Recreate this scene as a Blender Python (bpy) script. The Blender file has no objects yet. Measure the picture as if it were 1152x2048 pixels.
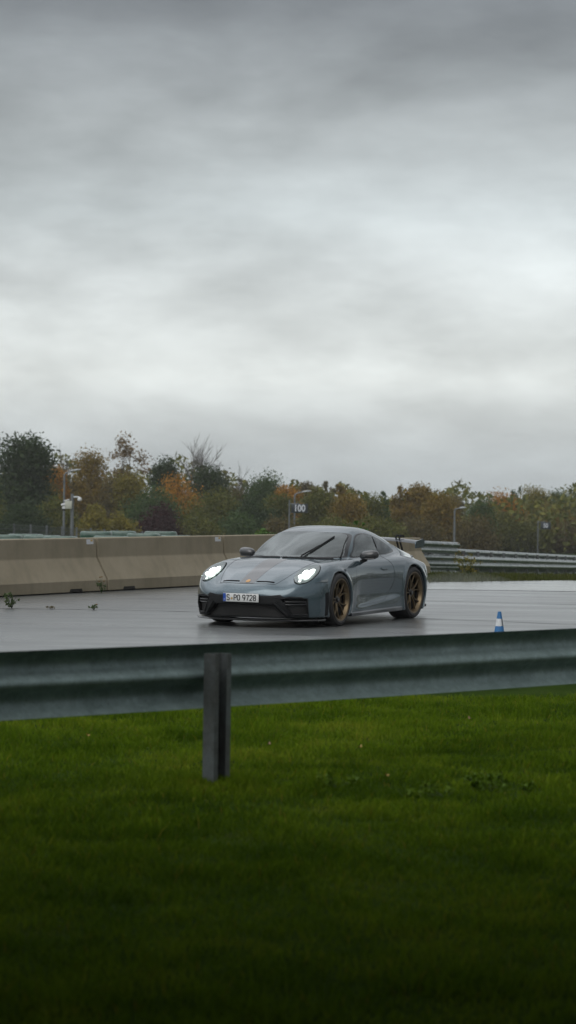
import bpy, bmesh, math, random
import numpy as np
from mathutils import Vector, Matrix, Euler
from mathutils.bvhtree import BVHTree

random.seed(7)
R = math.radians
sc = bpy.context.scene
COL = sc.collection

# ------------------------------------------------------------------ helpers
def link(o, parent=None):
    COL.objects.link(o)
    if parent: o.parent = parent
    return o

def tag(o, label=None, cat=None, group=None, kind=None):
    if label: o['label'] = label
    if cat: o['category'] = cat
    if group: o['group'] = group
    if kind: o['kind'] = kind
    return o

def empty(name, loc=(0, 0, 0), rz=0.0, label=None, cat=None, group=None):
    o = bpy.data.objects.new(name, None)
    o.empty_display_size = 0.2
    o.location = loc
    o.rotation_euler = (0, 0, rz)
    COL.objects.link(o)
    return tag(o, label, cat, group)

def mesh_obj(name, verts, faces, mats, parent=None, smooth=True, sharp=None, fm=None):
    me = bpy.data.meshes.new(name)
    me.from_pydata([tuple(v) for v in verts], [], [tuple(f) for f in faces])
    if not isinstance(mats, (list, tuple)): mats = [mats]
    for m in mats: me.materials.append(m)
    if smooth: me.polygons.foreach_set('use_smooth', [True] * len(me.polygons))
    if fm is not None: me.polygons.foreach_set('material_index', list(fm))
    me.update()
    if sharp is not None: me.set_sharp_from_angle(angle=R(sharp))
    o = bpy.data.objects.new(name, me)
    return link(o, parent)

def np_mesh(name, V, F, mats, parent=None, smooth=False, attr=None):
    """V (n,3), F (m,k) numpy arrays -> object (fast)."""
    me = bpy.data.meshes.new(name)
    n, (m, k) = len(V), F.shape
    me.vertices.add(n); me.vertices.foreach_set('co', np.ascontiguousarray(V, dtype=np.float32).ravel())
    me.loops.add(m * k); me.loops.foreach_set('vertex_index', np.ascontiguousarray(F, dtype=np.int32).ravel())
    me.polygons.add(m)
    me.polygons.foreach_set('loop_start', np.arange(0, m * k, k, dtype=np.int32))
    me.polygons.foreach_set('use_smooth', np.full(m, smooth))
    if attr is not None:
        a = me.attributes.new('tone', 'FLOAT', 'FACE'); a.data.foreach_set('value', attr.astype(np.float32))
    if not isinstance(mats, (list, tuple)): mats = [mats]
    for mt in mats: me.materials.append(mt)
    me.update(calc_edges=True); me.validate()
    return link(bpy.data.objects.new(name, me), parent)

class MB:
    """collects shapes, builds one mesh object"""
    def __init__(s): s.v = []; s.f = []
    def add(s, v, f):
        b = len(s.v); s.v += [tuple(p) for p in v]; s.f += [tuple(i + b for i in q) for q in f]; return s
    def box(s, c, d, M=None, bev=0.0):
        x, y, z = [k / 2 for k in d]
        if bev > 0:
            b = bev; pts = []
            bm = bmesh.new(); bmesh.ops.create_cube(bm, size=1.0)
            for v in bm.verts: v.co = Vector((v.co.x * d[0], v.co.y * d[1], v.co.z * d[2]))
            bmesh.ops.bevel(bm, geom=bm.edges[:], offset=b, segments=2, affect='EDGES', profile=.5)
            bm.verts.index_update()
            vv = [v.co.copy() for v in bm.verts]; ff = [[v.index for v in f.verts] for f in bm.faces]; bm.free()
        else:
            vv = [Vector((i * x, j * y, k * z)) for i in (-1, 1) for j in (-1, 1) for k in (-1, 1)]
            ff = [(0, 1, 3, 2), (4, 6, 7, 5), (0, 4, 5, 1), (2, 3, 7, 6), (0, 2, 6, 4), (1, 5, 7, 3)]
        if M is not None: vv = [M @ v for v in vv]
        return s.add([v + Vector(c) for v in vv], ff)
    def tube(s, pts, r, n=10, cap=True):
        pts = [Vector(p) for p in pts]
        rs = r if isinstance(r, (list, tuple)) else [r] * len(pts)
        V = []; F = []
        up = Vector((0, 0, 1))
        prev = None
        for i, p in enumerate(pts):
            t = (pts[min(i + 1, len(pts) - 1)] - pts[max(i - 1, 0)])
            t = t.normalized() if t.length > 1e-9 else Vector((0, 0, 1))
            a = prev if prev is not None else (up if abs(t.z) < .95 else Vector((1, 0, 0)))
            a = (a - t * a.dot(t))
            a = a.normalized() if a.length > 1e-6 else t.orthogonal().normalized()
            prev = a
            b = t.cross(a)
            for k in range(n):
                an = 2 * math.pi * k / n
                V.append(p + (a * math.cos(an) + b * math.sin(an)) * rs[i])
        for i in range(len(pts) - 1):
            for k in range(n):
                F.append((i * n + k, i * n + (k + 1) % n, (i + 1) * n + (k + 1) % n, (i + 1) * n + k))
        if cap:
            F.append(tuple(reversed(range(n)))); F.append(tuple((len(pts) - 1) * n + k for k in range(n)))
        return s.add(V, F)
    def lathe(s, prof, n=40, axis='z', c=(0, 0, 0), close=False):
        """prof: list of (r, h)"""
        V = []; F = []
        for r, h in prof:
            for k in range(n):
                a = 2 * math.pi * k / n
                p = (r * math.cos(a), r * math.sin(a), h)
                if axis == 'y': p = (p[0], p[2], p[1])
                if axis == 'x': p = (p[2], p[0], p[1])
                V.append(Vector(p) + Vector(c))
        m = len(prof)
        for i in range(m - 1 + (1 if close else 0)):
            for k in range(n):
                q = (i * n + k, i * n + (k + 1) % n, ((i + 1) % m) * n + (k + 1) % n, ((i + 1) % m) * n + k)
                F.append(q if axis != 'y' else tuple(reversed(q)))
        return s.add(V, F)
    def sweep(s, path, prof, closed_prof=True, cap=True):
        """path: list of (origin, side, up) frames ; prof: list of (a,b)"""
        V = []; F = []; n = len(prof)
        for o, a, b in path:
            o, a, b = Vector(o), Vector(a), Vector(b)
            for p in prof: V.append(o + a * p[0] + b * p[1])
        for i in range(len(path) - 1):
            for k in range(n if closed_prof else n - 1):
                F.append((i * n + k, i * n + (k + 1) % n, (i + 1) * n + (k + 1) % n, (i + 1) * n + k))
        if cap and closed_prof:
            F.append(tuple(reversed(range(n)))); F.append(tuple((len(path) - 1) * n + k for k in range(n)))
        return s.add(V, F)
    def build(s, name, mat, parent=None, smooth=True, sharp=35, fix=True):
        o = mesh_obj(name, s.v, s.f, mat, parent, smooth, None)
        if fix:
            bm = bmesh.new(); bm.from_mesh(o.data); bmesh.ops.recalc_face_normals(bm, faces=bm.faces[:]); bm.to_mesh(o.data); bm.free()
        if smooth: o.data.set_sharp_from_angle(angle=R(sharp))
        return o

# ------------------------------------------------------------------ materials
def nt(name):
    m = bpy.data.materials.new(name); m.use_nodes = True
    t = m.node_tree; b = t.nodes['Principled BSDF']
    return m, t, b
def node(t, typ, **kw):
    n = t.nodes.new(typ)
    for k, v in kw.items():
        if k in n.inputs.keys(): n.inputs[k].default_value = v
        else: setattr(n, k, v)
    return n
def ramp(t, stops, src=None, interp='LINEAR'):
    r = t.nodes.new('ShaderNodeValToRGB'); cr = r.color_ramp; cr.interpolation = interp
    while len(cr.elements) < len(stops): cr.elements.new(1.0)
    for e, (p, c) in zip(cr.elements, stops):
        e.position = p; e.color = (c if isinstance(c, (tuple, list)) else (c, c, c)) + (1,) if not (isinstance(c, tuple) and len(c) == 4) else c
    if src is not None: t.links.new(src, r.inputs[0])
    return r
def mat(name, col, rough=.5, metal=0.0, col2=None, scale=8.0, bump=0.0, bscale=60.0, coat=0.0, spec=.5, rough2=None, detail=4, stretch=None):
    m, t, b = nt(name)
    b.inputs['Roughness'].default_value = rough; b.inputs['Metallic'].default_value = metal
    b.inputs['Coat Weight'].default_value = coat; b.inputs['Coat Roughness'].default_value = .04
    b.inputs['Specular IOR Level'].default_value = spec
    tc = node(t, 'ShaderNodeTexCoord'); src = tc.outputs['Object']
    if stretch:
        mp = node(t, 'ShaderNodeMapping'); mp.inputs['Scale'].default_value = stretch
        t.links.new(src, mp.inputs[0]); src = mp.outputs[0]
    no = node(t, 'ShaderNodeTexNoise', Scale=scale, Detail=detail, Roughness=.6)
    t.links.new(src, no.inputs['Vector'])
    c2 = col2 if col2 else tuple(c * .82 for c in col)
    rp = ramp(t, [(.35, c2), (.65, col)], no.outputs['Fac'])
    t.links.new(rp.outputs[0], b.inputs['Base Color'])
    if rough2 is not None:
        rr = ramp(t, [(.35, rough), (.65, rough2)], no.outputs['Fac'])
        t.links.new(rr.outputs[0], b.inputs['Roughness'])
    if bump:
        n2 = node(t, 'ShaderNodeTexNoise', Scale=bscale, Detail=3.0)
        t.links.new(src, n2.inputs['Vector'])
        bp = node(t, 'ShaderNodeBump', Strength=bump, Distance=.01)
        t.links.new(n2.outputs['Fac'], bp.inputs['Height']); t.links.new(bp.outputs[0], b.inputs['Normal'])
    return m
def emis(name, col, st):
    m, t, b = nt(name)
    b.inputs['Base Color'].default_value = (.8, .8, .8, 1)
    b.inputs['Emission Color'].default_value = col + (1,); b.inputs['Emission Strength'].default_value = st
    return m

M = {}
M['paint'] = mat('slate grey paint', (.066, .101, .120), .24, .50, (.058, .090, .108), 30, coat=1.0, bump=.0)
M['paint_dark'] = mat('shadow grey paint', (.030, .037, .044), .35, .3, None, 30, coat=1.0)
M['stripe'] = mat('brownish hood band', (.066, .066, .067), .32, .45, (.056, .056, .057), 60, coat=.9)  # hood band slightly greyer than the body paint
M['black'] = mat('black plastic', (.010, .011, .012), .6, 0, None, 20, spec=.25)
M['gloss_black'] = mat('gloss black', (.010, .011, .012), .25, 0, None, 20, coat=.3)
M['grille'] = mat('grille mesh', (.016, .016, .016), .6, 0, (.006, .006, .006), 90, bump=.4, bscale=120)
M['seam'] = mat('panel gap', (.004, .004, .005), .8, 0, None, 5, spec=.1)
M['carbon'] = mat('dark carbon', (.016, .017, .018), .3, 0, (.024, .025, .026), 120, coat=.7)
M['tyre'] = mat('tyre rubber', (.014, .014, .015), .62, 0, (.010, .010, .010), 25, bump=.2, bscale=80)
M['bronze'] = mat('satin bronze', (.19, .142, .083), .38, .8, (.15, .112, .065), 14)
M['steel'] = mat('brake steel', (.10, .10, .10), .45, .8, (.07, .07, .07), 20)
M['caliper'] = mat('brake caliper', (.05, .035, .015), .4, .2)
M['chrome_dark'] = mat('lamp bowl', (.40, .43, .42), .35, .5, (.28, .30, .30), 30)
M['led'] = emis('lit led', (1.0, 1.0, .90), 14.0)
M['led_dim'] = emis('daytime led', (1.0, 1.0, .92), 3.0)
M['white'] = mat('plate white', (.62, .63, .62), .4, 0, (.58, .59, .58), 30)
M['ink'] = mat('plate black', (.01, .01, .012), .5)
M['eublue'] = mat('plate blue', (.01, .07, .36), .4)
M['gold'] = mat('crest gold', (.60, .33, .12), .4, .3)
M['cream'] = mat('seal cream', (.42, .36, .22), .5)
M['indicator'] = mat('marker lens', (.13, .15, .15), .2, .2, coat=1)

def glass_mat(name, tint, alpha, rough=.03, streak=0.0, ior=1.9):
    """car glass: tinted see-through body under a mirror coat that follows Fresnel"""
    m = bpy.data.materials.new(name); m.use_nodes = True; t = m.node_tree
    for n in list(t.nodes):
        if n.type == 'BSDF_PRINCIPLED': t.nodes.remove(n)
    out = t.nodes['Material Output']
    tr = node(t, 'ShaderNodeBsdfTransparent'); tr.inputs[0].default_value = (.62, .68, .68, 1)
    df = node(t, 'ShaderNodeBsdfDiffuse'); df.inputs[0].default_value = tint + (1,)
    gl = node(t, 'ShaderNodeBsdfGlossy'); gl.inputs['Roughness'].default_value = rough; gl.inputs[0].default_value = (.95, 1.0, 1.0, 1)
    fr = node(t, 'ShaderNodeFresnel'); fr.inputs['IOR'].default_value = ior
    a = node(t, 'ShaderNodeMixShader'); a.inputs[0].default_value = alpha; c = node(t, 'ShaderNodeMixShader')
    if streak:
        tc = node(t, 'ShaderNodeTexCoord')
        no = node(t, 'ShaderNodeTexNoise', Scale=300.0, Detail=2.0); t.links.new(tc.outputs['Object'], no.inputs['Vector'])
        bp = node(t, 'ShaderNodeBump', Strength=streak, Distance=.004); t.links.new(no.outputs['Fac'], bp.inputs['Height'])
        t.links.new(bp.outputs[0], gl.inputs['Normal'])
    t.links.new(tr.outputs[0], a.inputs[1]); t.links.new(df.outputs[0], a.inputs[2]); t.links.new(fr.outputs[0], c.inputs[0])
    t.links.new(a.outputs[0], c.inputs[1]); t.links.new(gl.outputs[0], c.inputs[2]); t.links.new(c.outputs[0], out.inputs[0])
    return m
M['windscreen'] = glass_mat('wet windscreen glass', (.10, .115, .115), .28, .04, .04, 2.0)
M['sideglass'] = glass_mat('side window glass', (.10, .115, .115), .25, .03, 0, 2.1)
M['darkglass'] = glass_mat('tinted quarter glass', (.012, .013, .015), .85, .03, 0, 1.55)
M['lens'] = glass_mat('lamp lens', (.5, .52, .52), .05, .02, 0, 1.45)
M['cabin'] = mat('cabin trim', (.022, .022, .023), .7)
M['seat'] = mat('seat cloth', (.016, .016, .017), .85, 0, (.03, .03, .03), 40)
M['lens'] = glass_mat('lamp lens', (.5, .52, .52), .10, .02)

# ------------------------------------------------------------------ the car body as an implicit surface
def spline(pts):
    """natural cubic spline through (x, y) points, flat-slope continuation"""
    pts = sorted(pts); X = np.array([p[0] for p in pts], float); Y = np.array([p[1] for p in pts], float)
    n = len(X); h = np.diff(X); A = np.zeros((n, n)); B = np.zeros(n); A[0, 0] = A[-1, -1] = 1
    for i in range(1, n - 1):
        A[i, i - 1] = h[i - 1]; A[i, i] = 2 * (h[i - 1] + h[i]); A[i, i + 1] = h[i]
        B[i] = 6 * ((Y[i + 1] - Y[i]) / h[i] - (Y[i] - Y[i - 1]) / h[i - 1])
    Mm = np.linalg.solve(A, B)
    def f(x):
        x = np.clip(x, X[0], X[-1]); i = np.clip(np.searchsorted(X, x) - 1, 0, n - 2)
        a = X[i + 1] - x; b = x - X[i]; hh = h[i]
        return Mm[i] * a ** 3 / (6 * hh) + Mm[i + 1] * b ** 3 / (6 * hh) + (Y[i] / hh - Mm[i] * hh / 6) * a + (Y[i + 1] / hh - Mm[i + 1] * hh / 6) * b
    return f
def sst(a, b, x):
    t = np.clip((x - a) / (b - a), 0, 1); return t * t * (3 - 2 * t)
def smax(a, b, k):
    h = np.maximum(k - np.abs(a - b), 0) / k; return np.maximum(a, b) + h * h * k * .25
def smin(a, b, k): return -smax(-a, -b, k)

S_zc = spline([(1.08, .47), (.945, .54), (.83, .592), (.65, .667), (.4, .755), (.2, .811), (0, .848), (-.2, .866), (-.6, .875), (-1.2, .88), (-2, .90), (-2.6, .925), (-2.9, .92), (-3.2, .90), (-3.45, .885), (-3.7, .87)])
S_zf = spline([(1.08, .375), (.95, .465), (.83, .54), (.7, .612), (.55, .685), (.4, .742), (.25, .784), (.1, .812), (-.1, .832), (-.4, .850), (-.8, .858), (-1.2, .860), (-1.6, .864), (-2.0, .868), (-2.4, .858), (-2.7, .828), (-3.0, .775), (-3.3, .72), (-3.7, .65)])
S_yf = spline([(1.08, .55), (.6, .645), (.2, .69), (-.2, .71), (-.8, .72), (-1.6, .74), (-2.4, .765), (-3.0, .72), (-3.7, .58)])
S_W = spline([(1.2, .87), (.8, .888), (.45, .902), (0, .908), (-.35, .898), (-.8, .882), (-1.3, .880), (-1.75, .893), (-2.15, .910), (-2.457, .916), (-2.9, .905), (-3.3, .875), (-3.7, .85)])
S_xn = spline([(.0, .985), (.12, 1.005), (.2, 1.025), (.3, 1.045), (.42, 1.045), (.52, 1.02), (.62, .985), (.9, .85)])
S_xt = spline([(.0, -3.30), (.12, -3.36), (.25, -3.42), (.4, -3.48), (.6, -3.48), (.75, -3.43), (.85, -3.42), (1.0, -3.42)])
S_zg = spline([(.4, .65), (.15, .765), (-.05, .845), (-.35, .980), (-.65, 1.098), (-.90, 1.188), (-1.12, 1.246), (-1.38, 1.275), (-1.65, 1.262), (-2.0, 1.203), (-2.4, 1.098), (-2.8, .982), (-3.1, .905), (-3.3, .86), (-3.7, .77)])
S_wg = spline([(.3, .67), (-.1, .685), (-.5, .708), (-.8, .722), (-1.3, .745), (-1.8, .740), (-2.2, .690), (-2.6, .615), (-3.0, .53), (-3.4, .45), (-3.7, .4)])
RF, RR = .360, .382
def body_f(x, y, z):
    y = np.abs(y)
    zc, zf, yf, W = S_zc(x), S_zf(x), S_yf(x), S_W(x)
    t = y / yf
    base = zc - .018 * np.minimum(t, 1) ** 2
    zt = np.where(y < yf, base + (zf - base) * sst(.45, 1.0, t), zf - 1.5 * (y - yf) ** 2)
    # bodyside
    m = sst(-.42, -.75, x) * sst(-2.15, -1.7, x)
    w = W - .58 * np.maximum(z - .50, 0) ** 2 - .18 * np.maximum(.42 - z, 0) ** 2
    zr = .235 + .10 * sst(-.6, -1.95, x)
    w = w - m * .030 * np.exp(-((z - .40) / .13) ** 2) + m * .014 * sst(zr + .035, zr - .035, z)
    rf = np.sqrt(x * x + (z - .347) ** 2); rr = np.sqrt((x + 2.457) ** 2 + (z - .367) ** 2)
    w = w + .012 * np.exp(-((rf - RF - .02) / .04) ** 2) + .012 * np.exp(-((rr - RR - .02) / .04) ** 2)
    # quarter-panel shoulder intake hint behind the door
    xf = S_xn(z) - .36 * y ** 2 - .43 * y ** 6
    xr = S_xt(z) + .34 * y ** 2 + .52 * y ** 6
    lo = smax(z - zt, y - w, .105)
    lo = smax(lo, x - xf, .085)
    lo = smax(lo, xr - x, .07)
    lo = smax(lo, .125 - z, .03)
    # hood ducts' shallow scoops are separate meshes; nostril and mouth recesses here
    mouth = np.maximum(np.maximum(np.abs(z - .215) - .078, y - (.40 + (.30 - z))), (xf - .09) - x)
    lo = smax(lo, -mouth, .012)
    inner = .515 + (.36 - z) * .55
    side = np.maximum(np.maximum(np.maximum(z - .372, .172 - z), np.maximum(inner - y, y - .775)), (xf - .085) - x)
    lo = smax(lo, -side, .012)
    # greenhouse
    c = 1.25 - .70 * sst(-.4, -1.1, x) - .55 * sst(-1.1, -1.7, x)
    zg = S_zg(x + c * y * y) - (.10 * sst(-.6, -1.3, x) + .07 * sst(-1.6, -2.3, x)) * y * y
    wg = S_wg(x) - .36 * (z - .88) - .80 * np.maximum(z - .88, 0) ** 2
    gh = smax(z - zg, y - wg, .10)
    gh = smax(smax(gh, .70 - z, .02), xr + .06 - x, .05)
    kb = .035 + .15 * sst(-1.75, -2.6, x)
    b = smin(lo, gh, kb)
    # hollow cabin
    b = smax(b, -smax(gh + .055, .80 - z, .03), .01)
    # wheel arches
    cf = np.maximum(rf - RF, .50 - y); cr = np.maximum(rr - RR, .46 - y)
    b = smax(b, -cf, .012); b = smax(b, -cr, .012)
    return b

def body_cav(x, y, z):
    y = np.abs(y); c = 1.25 - .70 * sst(-.4, -1.1, x) - .55 * sst(-1.1, -1.7, x)
    zg = S_zg(x + c * y * y) - (.10 * sst(-.6, -1.3, x) + .07 * sst(-1.6, -2.3, x)) * y * y
    wg = S_wg(x) - .36 * (z - .88) - .80 * np.maximum(z - .88, 0) ** 2
    return smax(smax(smax(z - zg, y - wg, .10), .70 - z, .02) + .055, .80 - z, .03)
def surface_nets(f, lo, hi, d):
    nx, ny, nz = [int(round((h - l) / d)) + 1 for l, h in zip(lo, hi)]
    xs = lo[0] + d * np.arange(nx); ys = lo[1] + d * np.arange(ny); zs = lo[2] + d * np.arange(nz)
    G = np.empty((nx, ny, nz), np.float32)
    hy = ny // 2                                  # symmetric grid: evaluate one half
    for i0 in range(0, nx, 40):
        X, Y, Z = np.meshgrid(xs[i0:i0 + 40], ys[hy:], zs, indexing='ij')
        g = f(X, Y, Z)
        G[i0:i0 + 40, hy:] = g; G[i0:i0 + 40, :hy] = g[:, ::-1][:, :hy]
    S = G < 0
    c = [S[i:nx - 1 + i, j:ny - 1 + j, k:nz - 1 + k] for i in (0, 1) for j in (0, 1) for k in (0, 1)]
    cnt = sum(a.astype(np.int8) for a in c)
    act = (cnt > 0) & (cnt < 8)
    idx = -np.ones(act.shape, np.int64); I, J, K = np.nonzero(act); idx[I, J, K] = np.arange(len(I))
    P = np.zeros((len(I), 3)); N = np.zeros(len(I))
    cor = [(i, j, k) for i in (0, 1) for j in (0, 1) for k in (0, 1)]
    for a in range(8):
        for b in range(a + 1, 8):
            if sum(abs(u - v) for u, v in zip(cor[a], cor[b])) != 1: continue
            va = G[I + cor[a][0], J + cor[a][1], K + cor[a][2]]; vb = G[I + cor[b][0], J + cor[b][1], K + cor[b][2]]
            s = (va < 0) != (vb < 0)
            tt = np.where(s, va / np.where(s, va - vb, 1), 0)
            for q in range(3): P[:, q] += np.where(s, cor[a][q] + tt * (cor[b][q] - cor[a][q]), 0)
            N += s
    P /= N[:, None]
    V = np.stack([xs[I], ys[J], zs[K]], 1) + P * d; V0 = V.copy()
    Fs = []
    for ax in range(3):
        sl0 = [slice(0, n - 1) if q == ax else slice(1, n - 1) for q, n in enumerate((nx, ny, nz))]
        sl1 = [slice(1, n) if q == ax else slice(1, n - 1) for q, n in enumerate((nx, ny, nz))]
        A, B = S[tuple(sl0)], S[tuple(sl1)]
        e = np.stack(np.nonzero(A != B), 1)
        flip = A[A != B]
        off = [0 if q == ax else 1 for q in range(3)]
        base = e + off
        u, v = (ax + 1) % 3, (ax + 2) % 3
        du = np.eye(3, dtype=int)[u]; dv = np.eye(3, dtype=int)[v]
        q = [idx[tuple((base - s).T)] for s in (du * 0, du, du + dv, dv)]
        F = np.stack(q, 1); F[~flip] = F[~flip][:, ::-1]
        Fs.append(F)
    F = np.concatenate(Fs)
    F = F[(F >= 0).all(1)]
    for it in range(4):                            # pull the vertices onto the exact surface
        e = 1e-3
        g0 = f(V[:, 0], V[:, 1], V[:, 2])
        g = np.stack([(f(V[:, 0] + e * (q == 0), V[:, 1] + e * (q == 1), V[:, 2] + e * (q == 2)) - f(V[:, 0] - e * (q == 0), V[:, 1] - e * (q == 1), V[:, 2] - e * (q == 2))) / (2 * e) for q in range(3)], 1)
        st = g * (g0 / np.maximum((g * g).sum(1), .05))[:, None]
        ln = np.linalg.norm(st, axis=1); st *= np.minimum(1, .4 * d / np.maximum(ln, 1e-9))[:, None]
        V = V - st
    V = np.where(np.abs(V - V0) < .8 * d, V, V0)
    return V, F

CAR_A = R(25.95)
CAR_LOC = (-.12, 31.597, .0)
CAR_RZ = math.atan2(-math.cos(CAR_A), -math.sin(CAR_A))
car = empty('sports_car', CAR_LOC, CAR_RZ, 'dark grey sports coupe with lit headlights and bronze wheels driving on wet tarmac', 'car')

BV, BF = surface_nets(body_f, (-3.68, -1.008, .06), (1.152, 1.008, 1.34), .014)
bvh = BVHTree.FromPolygons([tuple(v) for v in BV], [tuple(f) for f in BF.tolist()])
def inside(P, poly):
    x, y = P[:, 0], P[:, 1]; ins = np.zeros(len(P), bool); n = len(poly)
    for i in range(n):
        x1, y1 = poly[i]; x2, y2 = poly[(i + 1) % n]
        c = (y1 > y) != (y2 > y); ins ^= c & (x < (x2 - x1) * (y - y1) / ((y2 - y1) if y2 != y1 else 1e-9) + x1)
    return ins
WS_ = [(0, .872), (.30, .872), (.52, .873), (.655, .878), (.66, .90), (.635, .97), (.595, 1.06), (.545, 1.135), (.50, 1.168), (.42, 1.180), (.2, 1.190), (0, 1.193)]
WS_ = WS_ + [(-a, b_) for a, b_ in WS_[-2:0:-1]]
SIDE_ = [(-.71, .872), (-.855, .975), (-1.005, 1.078), (-1.155, 1.150), (-1.315, 1.180), (-1.535, 1.170), (-1.775, 1.118), (-2.005, 1.040), (-2.185, .965), (-2.217, .938), (-2.145, .921), (-1.905, .905), (-1.555, .894), (-1.105, .880)]
REAR_ = [(-1.78, .40), (-2.3, .42), (-2.62, .34), (-2.66, 0), (-2.62, -.34), (-2.3, -.42), (-1.78, -.40), (-1.74, 0)]
def shrink(q, k):
    c = np.mean(q, 0); return [tuple(c + (np.array(a) - c) * k) for a in q]
fc = BV[BF].mean(1); fn = np.cross(BV[BF[:, 2]] - BV[BF[:, 0]], BV[BF[:, 3]] - BV[BF[:, 1]]); fn /= np.maximum(np.linalg.norm(fn, axis=1), 1e-12)[:, None]
if (fn * (fc - np.array([-1.2, 0, .6]))).sum() < 0: fn = -fn
_outer = np.abs(body_f(fc[:, 0] + fn[:, 0] * .02, fc[:, 1] + fn[:, 1] * .02, fc[:, 2] + fn[:, 2] * .02)) > 0
hole = (inside(fc[:, [1, 2]], shrink(WS_, .975)) & (fn[:, 0] > .15) & (fc[:, 0] > -1.15)) | (inside(fc[:, [0, 2]], shrink(SIDE_, .955)) & (np.abs(fn[:, 1]) > .45) & (np.abs(fc[:, 1]) > .3)) | (inside(fc[:, [0, 1]], shrink(REAR_, .95)) & (fn[:, 2] > .5))
_d = body_f(fc[:, 0] - fn[:, 0] * .15, fc[:, 1] - fn[:, 1] * .15, fc[:, 2] - fn[:, 2] * .15)
BFk = BF[~hole]
body = np_mesh('body', BV, BFk, [M['paint'], M['black'], M['cabin']], car, True)
# recesses and wheel wells are lined in black plastic
fc = BV[BFk].mean(1)
_y = np.abs(fc[:, 1])
_rf = np.hypot(fc[:, 0], fc[:, 2] - .347); _rr = np.hypot(fc[:, 0] + 2.457, fc[:, 2] - .367)
dark = (((_rf < RF - .006) | (_rr < RR - .006)) & (_y < .935) & (_y > .3) & (fc[:, 2] < .78))
_xf = S_xn(fc[:, 2]) - .36 * _y ** 2 - .43 * _y ** 6
dark |= (fc[:, 0] > .45) & (fc[:, 0] < _xf - .016) & (fc[:, 2] < .375) & (_y < .79)
dark |= (fc[:, 0] > .35) & (fc[:, 2] < .395 - .03 * sst(.45, .75, _y)) & (_y < .785) & (_xf - fc[:, 0] < .2)  # bumper face too: black plastic, and body skin's dark ground reflection painted in
dark |= fc[:, 2] < .135
dark |= (fc[:, 0] < -3.2) & (fc[:, 2] < .30)
fn = np.cross(BV[BFk[:, 2]] - BV[BFk[:, 0]], BV[BFk[:, 3]] - BV[BFk[:, 1]]); fn /= np.maximum(np.linalg.norm(fn, axis=1), 1e-12)[:, None]
_gx = fc[:, 0]; _cab = (fc[:, 2] > .785) & (_gx < -.02) & (_gx > -3.2) & (np.abs(body_cav(fc[:, 0], fc[:, 1], fc[:, 2])) < .02)
mi = dark.astype(np.int32); mi[_cab] = 2
body.data.polygons.foreach_set('material_index', mi)

DIRS = {'front': (Vector((-1, 0, 0)), lambda a, b: Vector((3, a, b))), 'left': (Vector((0, -1, 0)), lambda a, b: Vector((a, 3, b))),
        'right': (Vector((0, 1, 0)), lambda a, b: Vector((a, -3, b))), 'top': (Vector((0, 0, -1)), lambda a, b: Vector((a, b, 3))),
        'rear': (Vector((1, 0, 0)), lambda a, b: Vector((-6, a, b)))}
def hit(view, a, b, off=0.0):
    d, o = DIRS[view]
    p, n, i, ds = bvh.ray_cast(o(a, b), d)
    if p is None: return None
    if n.dot(d) > 0: n = -n
    return p + n * off
def smooth_poly(pts, n=8):
    """closed Catmull-Rom through pts"""
    out = []; m = len(pts)
    for i in range(m):
        p0, p1, p2, p3 = [np.array(pts[(i + k) % m], float) for k in (-1, 0, 1, 2)]
        for j in range(n):
            t = j / n
            out.append(tuple(.5 * (2 * p1 + (p2 - p0) * t + (2 * p0 - 5 * p1 + 4 * p2 - p3) * t * t + (3 * p1 - p0 - 3 * p2 + p3) * t ** 3)))
    return out
def dense_poly(pts, n=8):
    out = []
    for i in range(len(pts)):
        a, b = np.array(pts[i], float), np.array(pts[(i + 1) % len(pts)], float)
        out += [tuple(a + (b - a) * j / n) for j in range(n)]
    return out
def patch(name, view, poly, off, mt, parent=None, rings=8, center=None, rim=True, hollow=None):
    """a thin skin laid on the body: the outline projected along view, offset outward, with a turned-in rim"""
    c = np.array(center if center is not None else np.mean(poly, 0))
    V = []; F = []; n = len(poly)
    def P(q, o):
        h = hit(view, q[0], q[1], o)
        return h
    for r in range(rings):
        s = 1 - r / rings if hollow is None else 1 - (1 - hollow) * r / (rings - 1)
        for q in poly:
            w = c + (np.array(q) - c) * s
            V.append(P(w, off))
    V.append(P(c, off))
    last = None
    for i, v in enumerate(V):
        if v is None: V[i] = last if last is not None else Vector((0, 0, .5))
        last = V[i]
    for r in range(rings - 1):
        for k in range(n): F.append((r * n + k, r * n + (k + 1) % n, (r + 1) * n + (k + 1) % n, (r + 1) * n + k))
    for k in range(n if hollow is None else 0): F.append(((rings - 1) * n + k, (rings - 1) * n + (k + 1) % n, len(V) - 1))
    if rim:
        b = len(V)
        for q in poly:
            h = P(q, -.004); V.append(h if h is not None else V[len(V) - b])
        for k in range(n): F.append((k, b + k, b + (k + 1) % n, (k + 1) % n))
    o = mesh_obj(name, V, F, mt, parent, True)
    bm = bmesh.new(); bm.from_mesh(o.data); bmesh.ops.recalc_face_normals(bm, faces=bm.faces[:])
    d = DIRS[view][0]
    if sum(f.normal.dot(d) * f.calc_area() for f in bm.faces) > 0: bmesh.ops.reverse_faces(bm, faces=bm.faces[:])
    bm.to_mesh(o.data); bm.free(); o.data.set_sharp_from_angle(angle=R(40))
    return o
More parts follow.
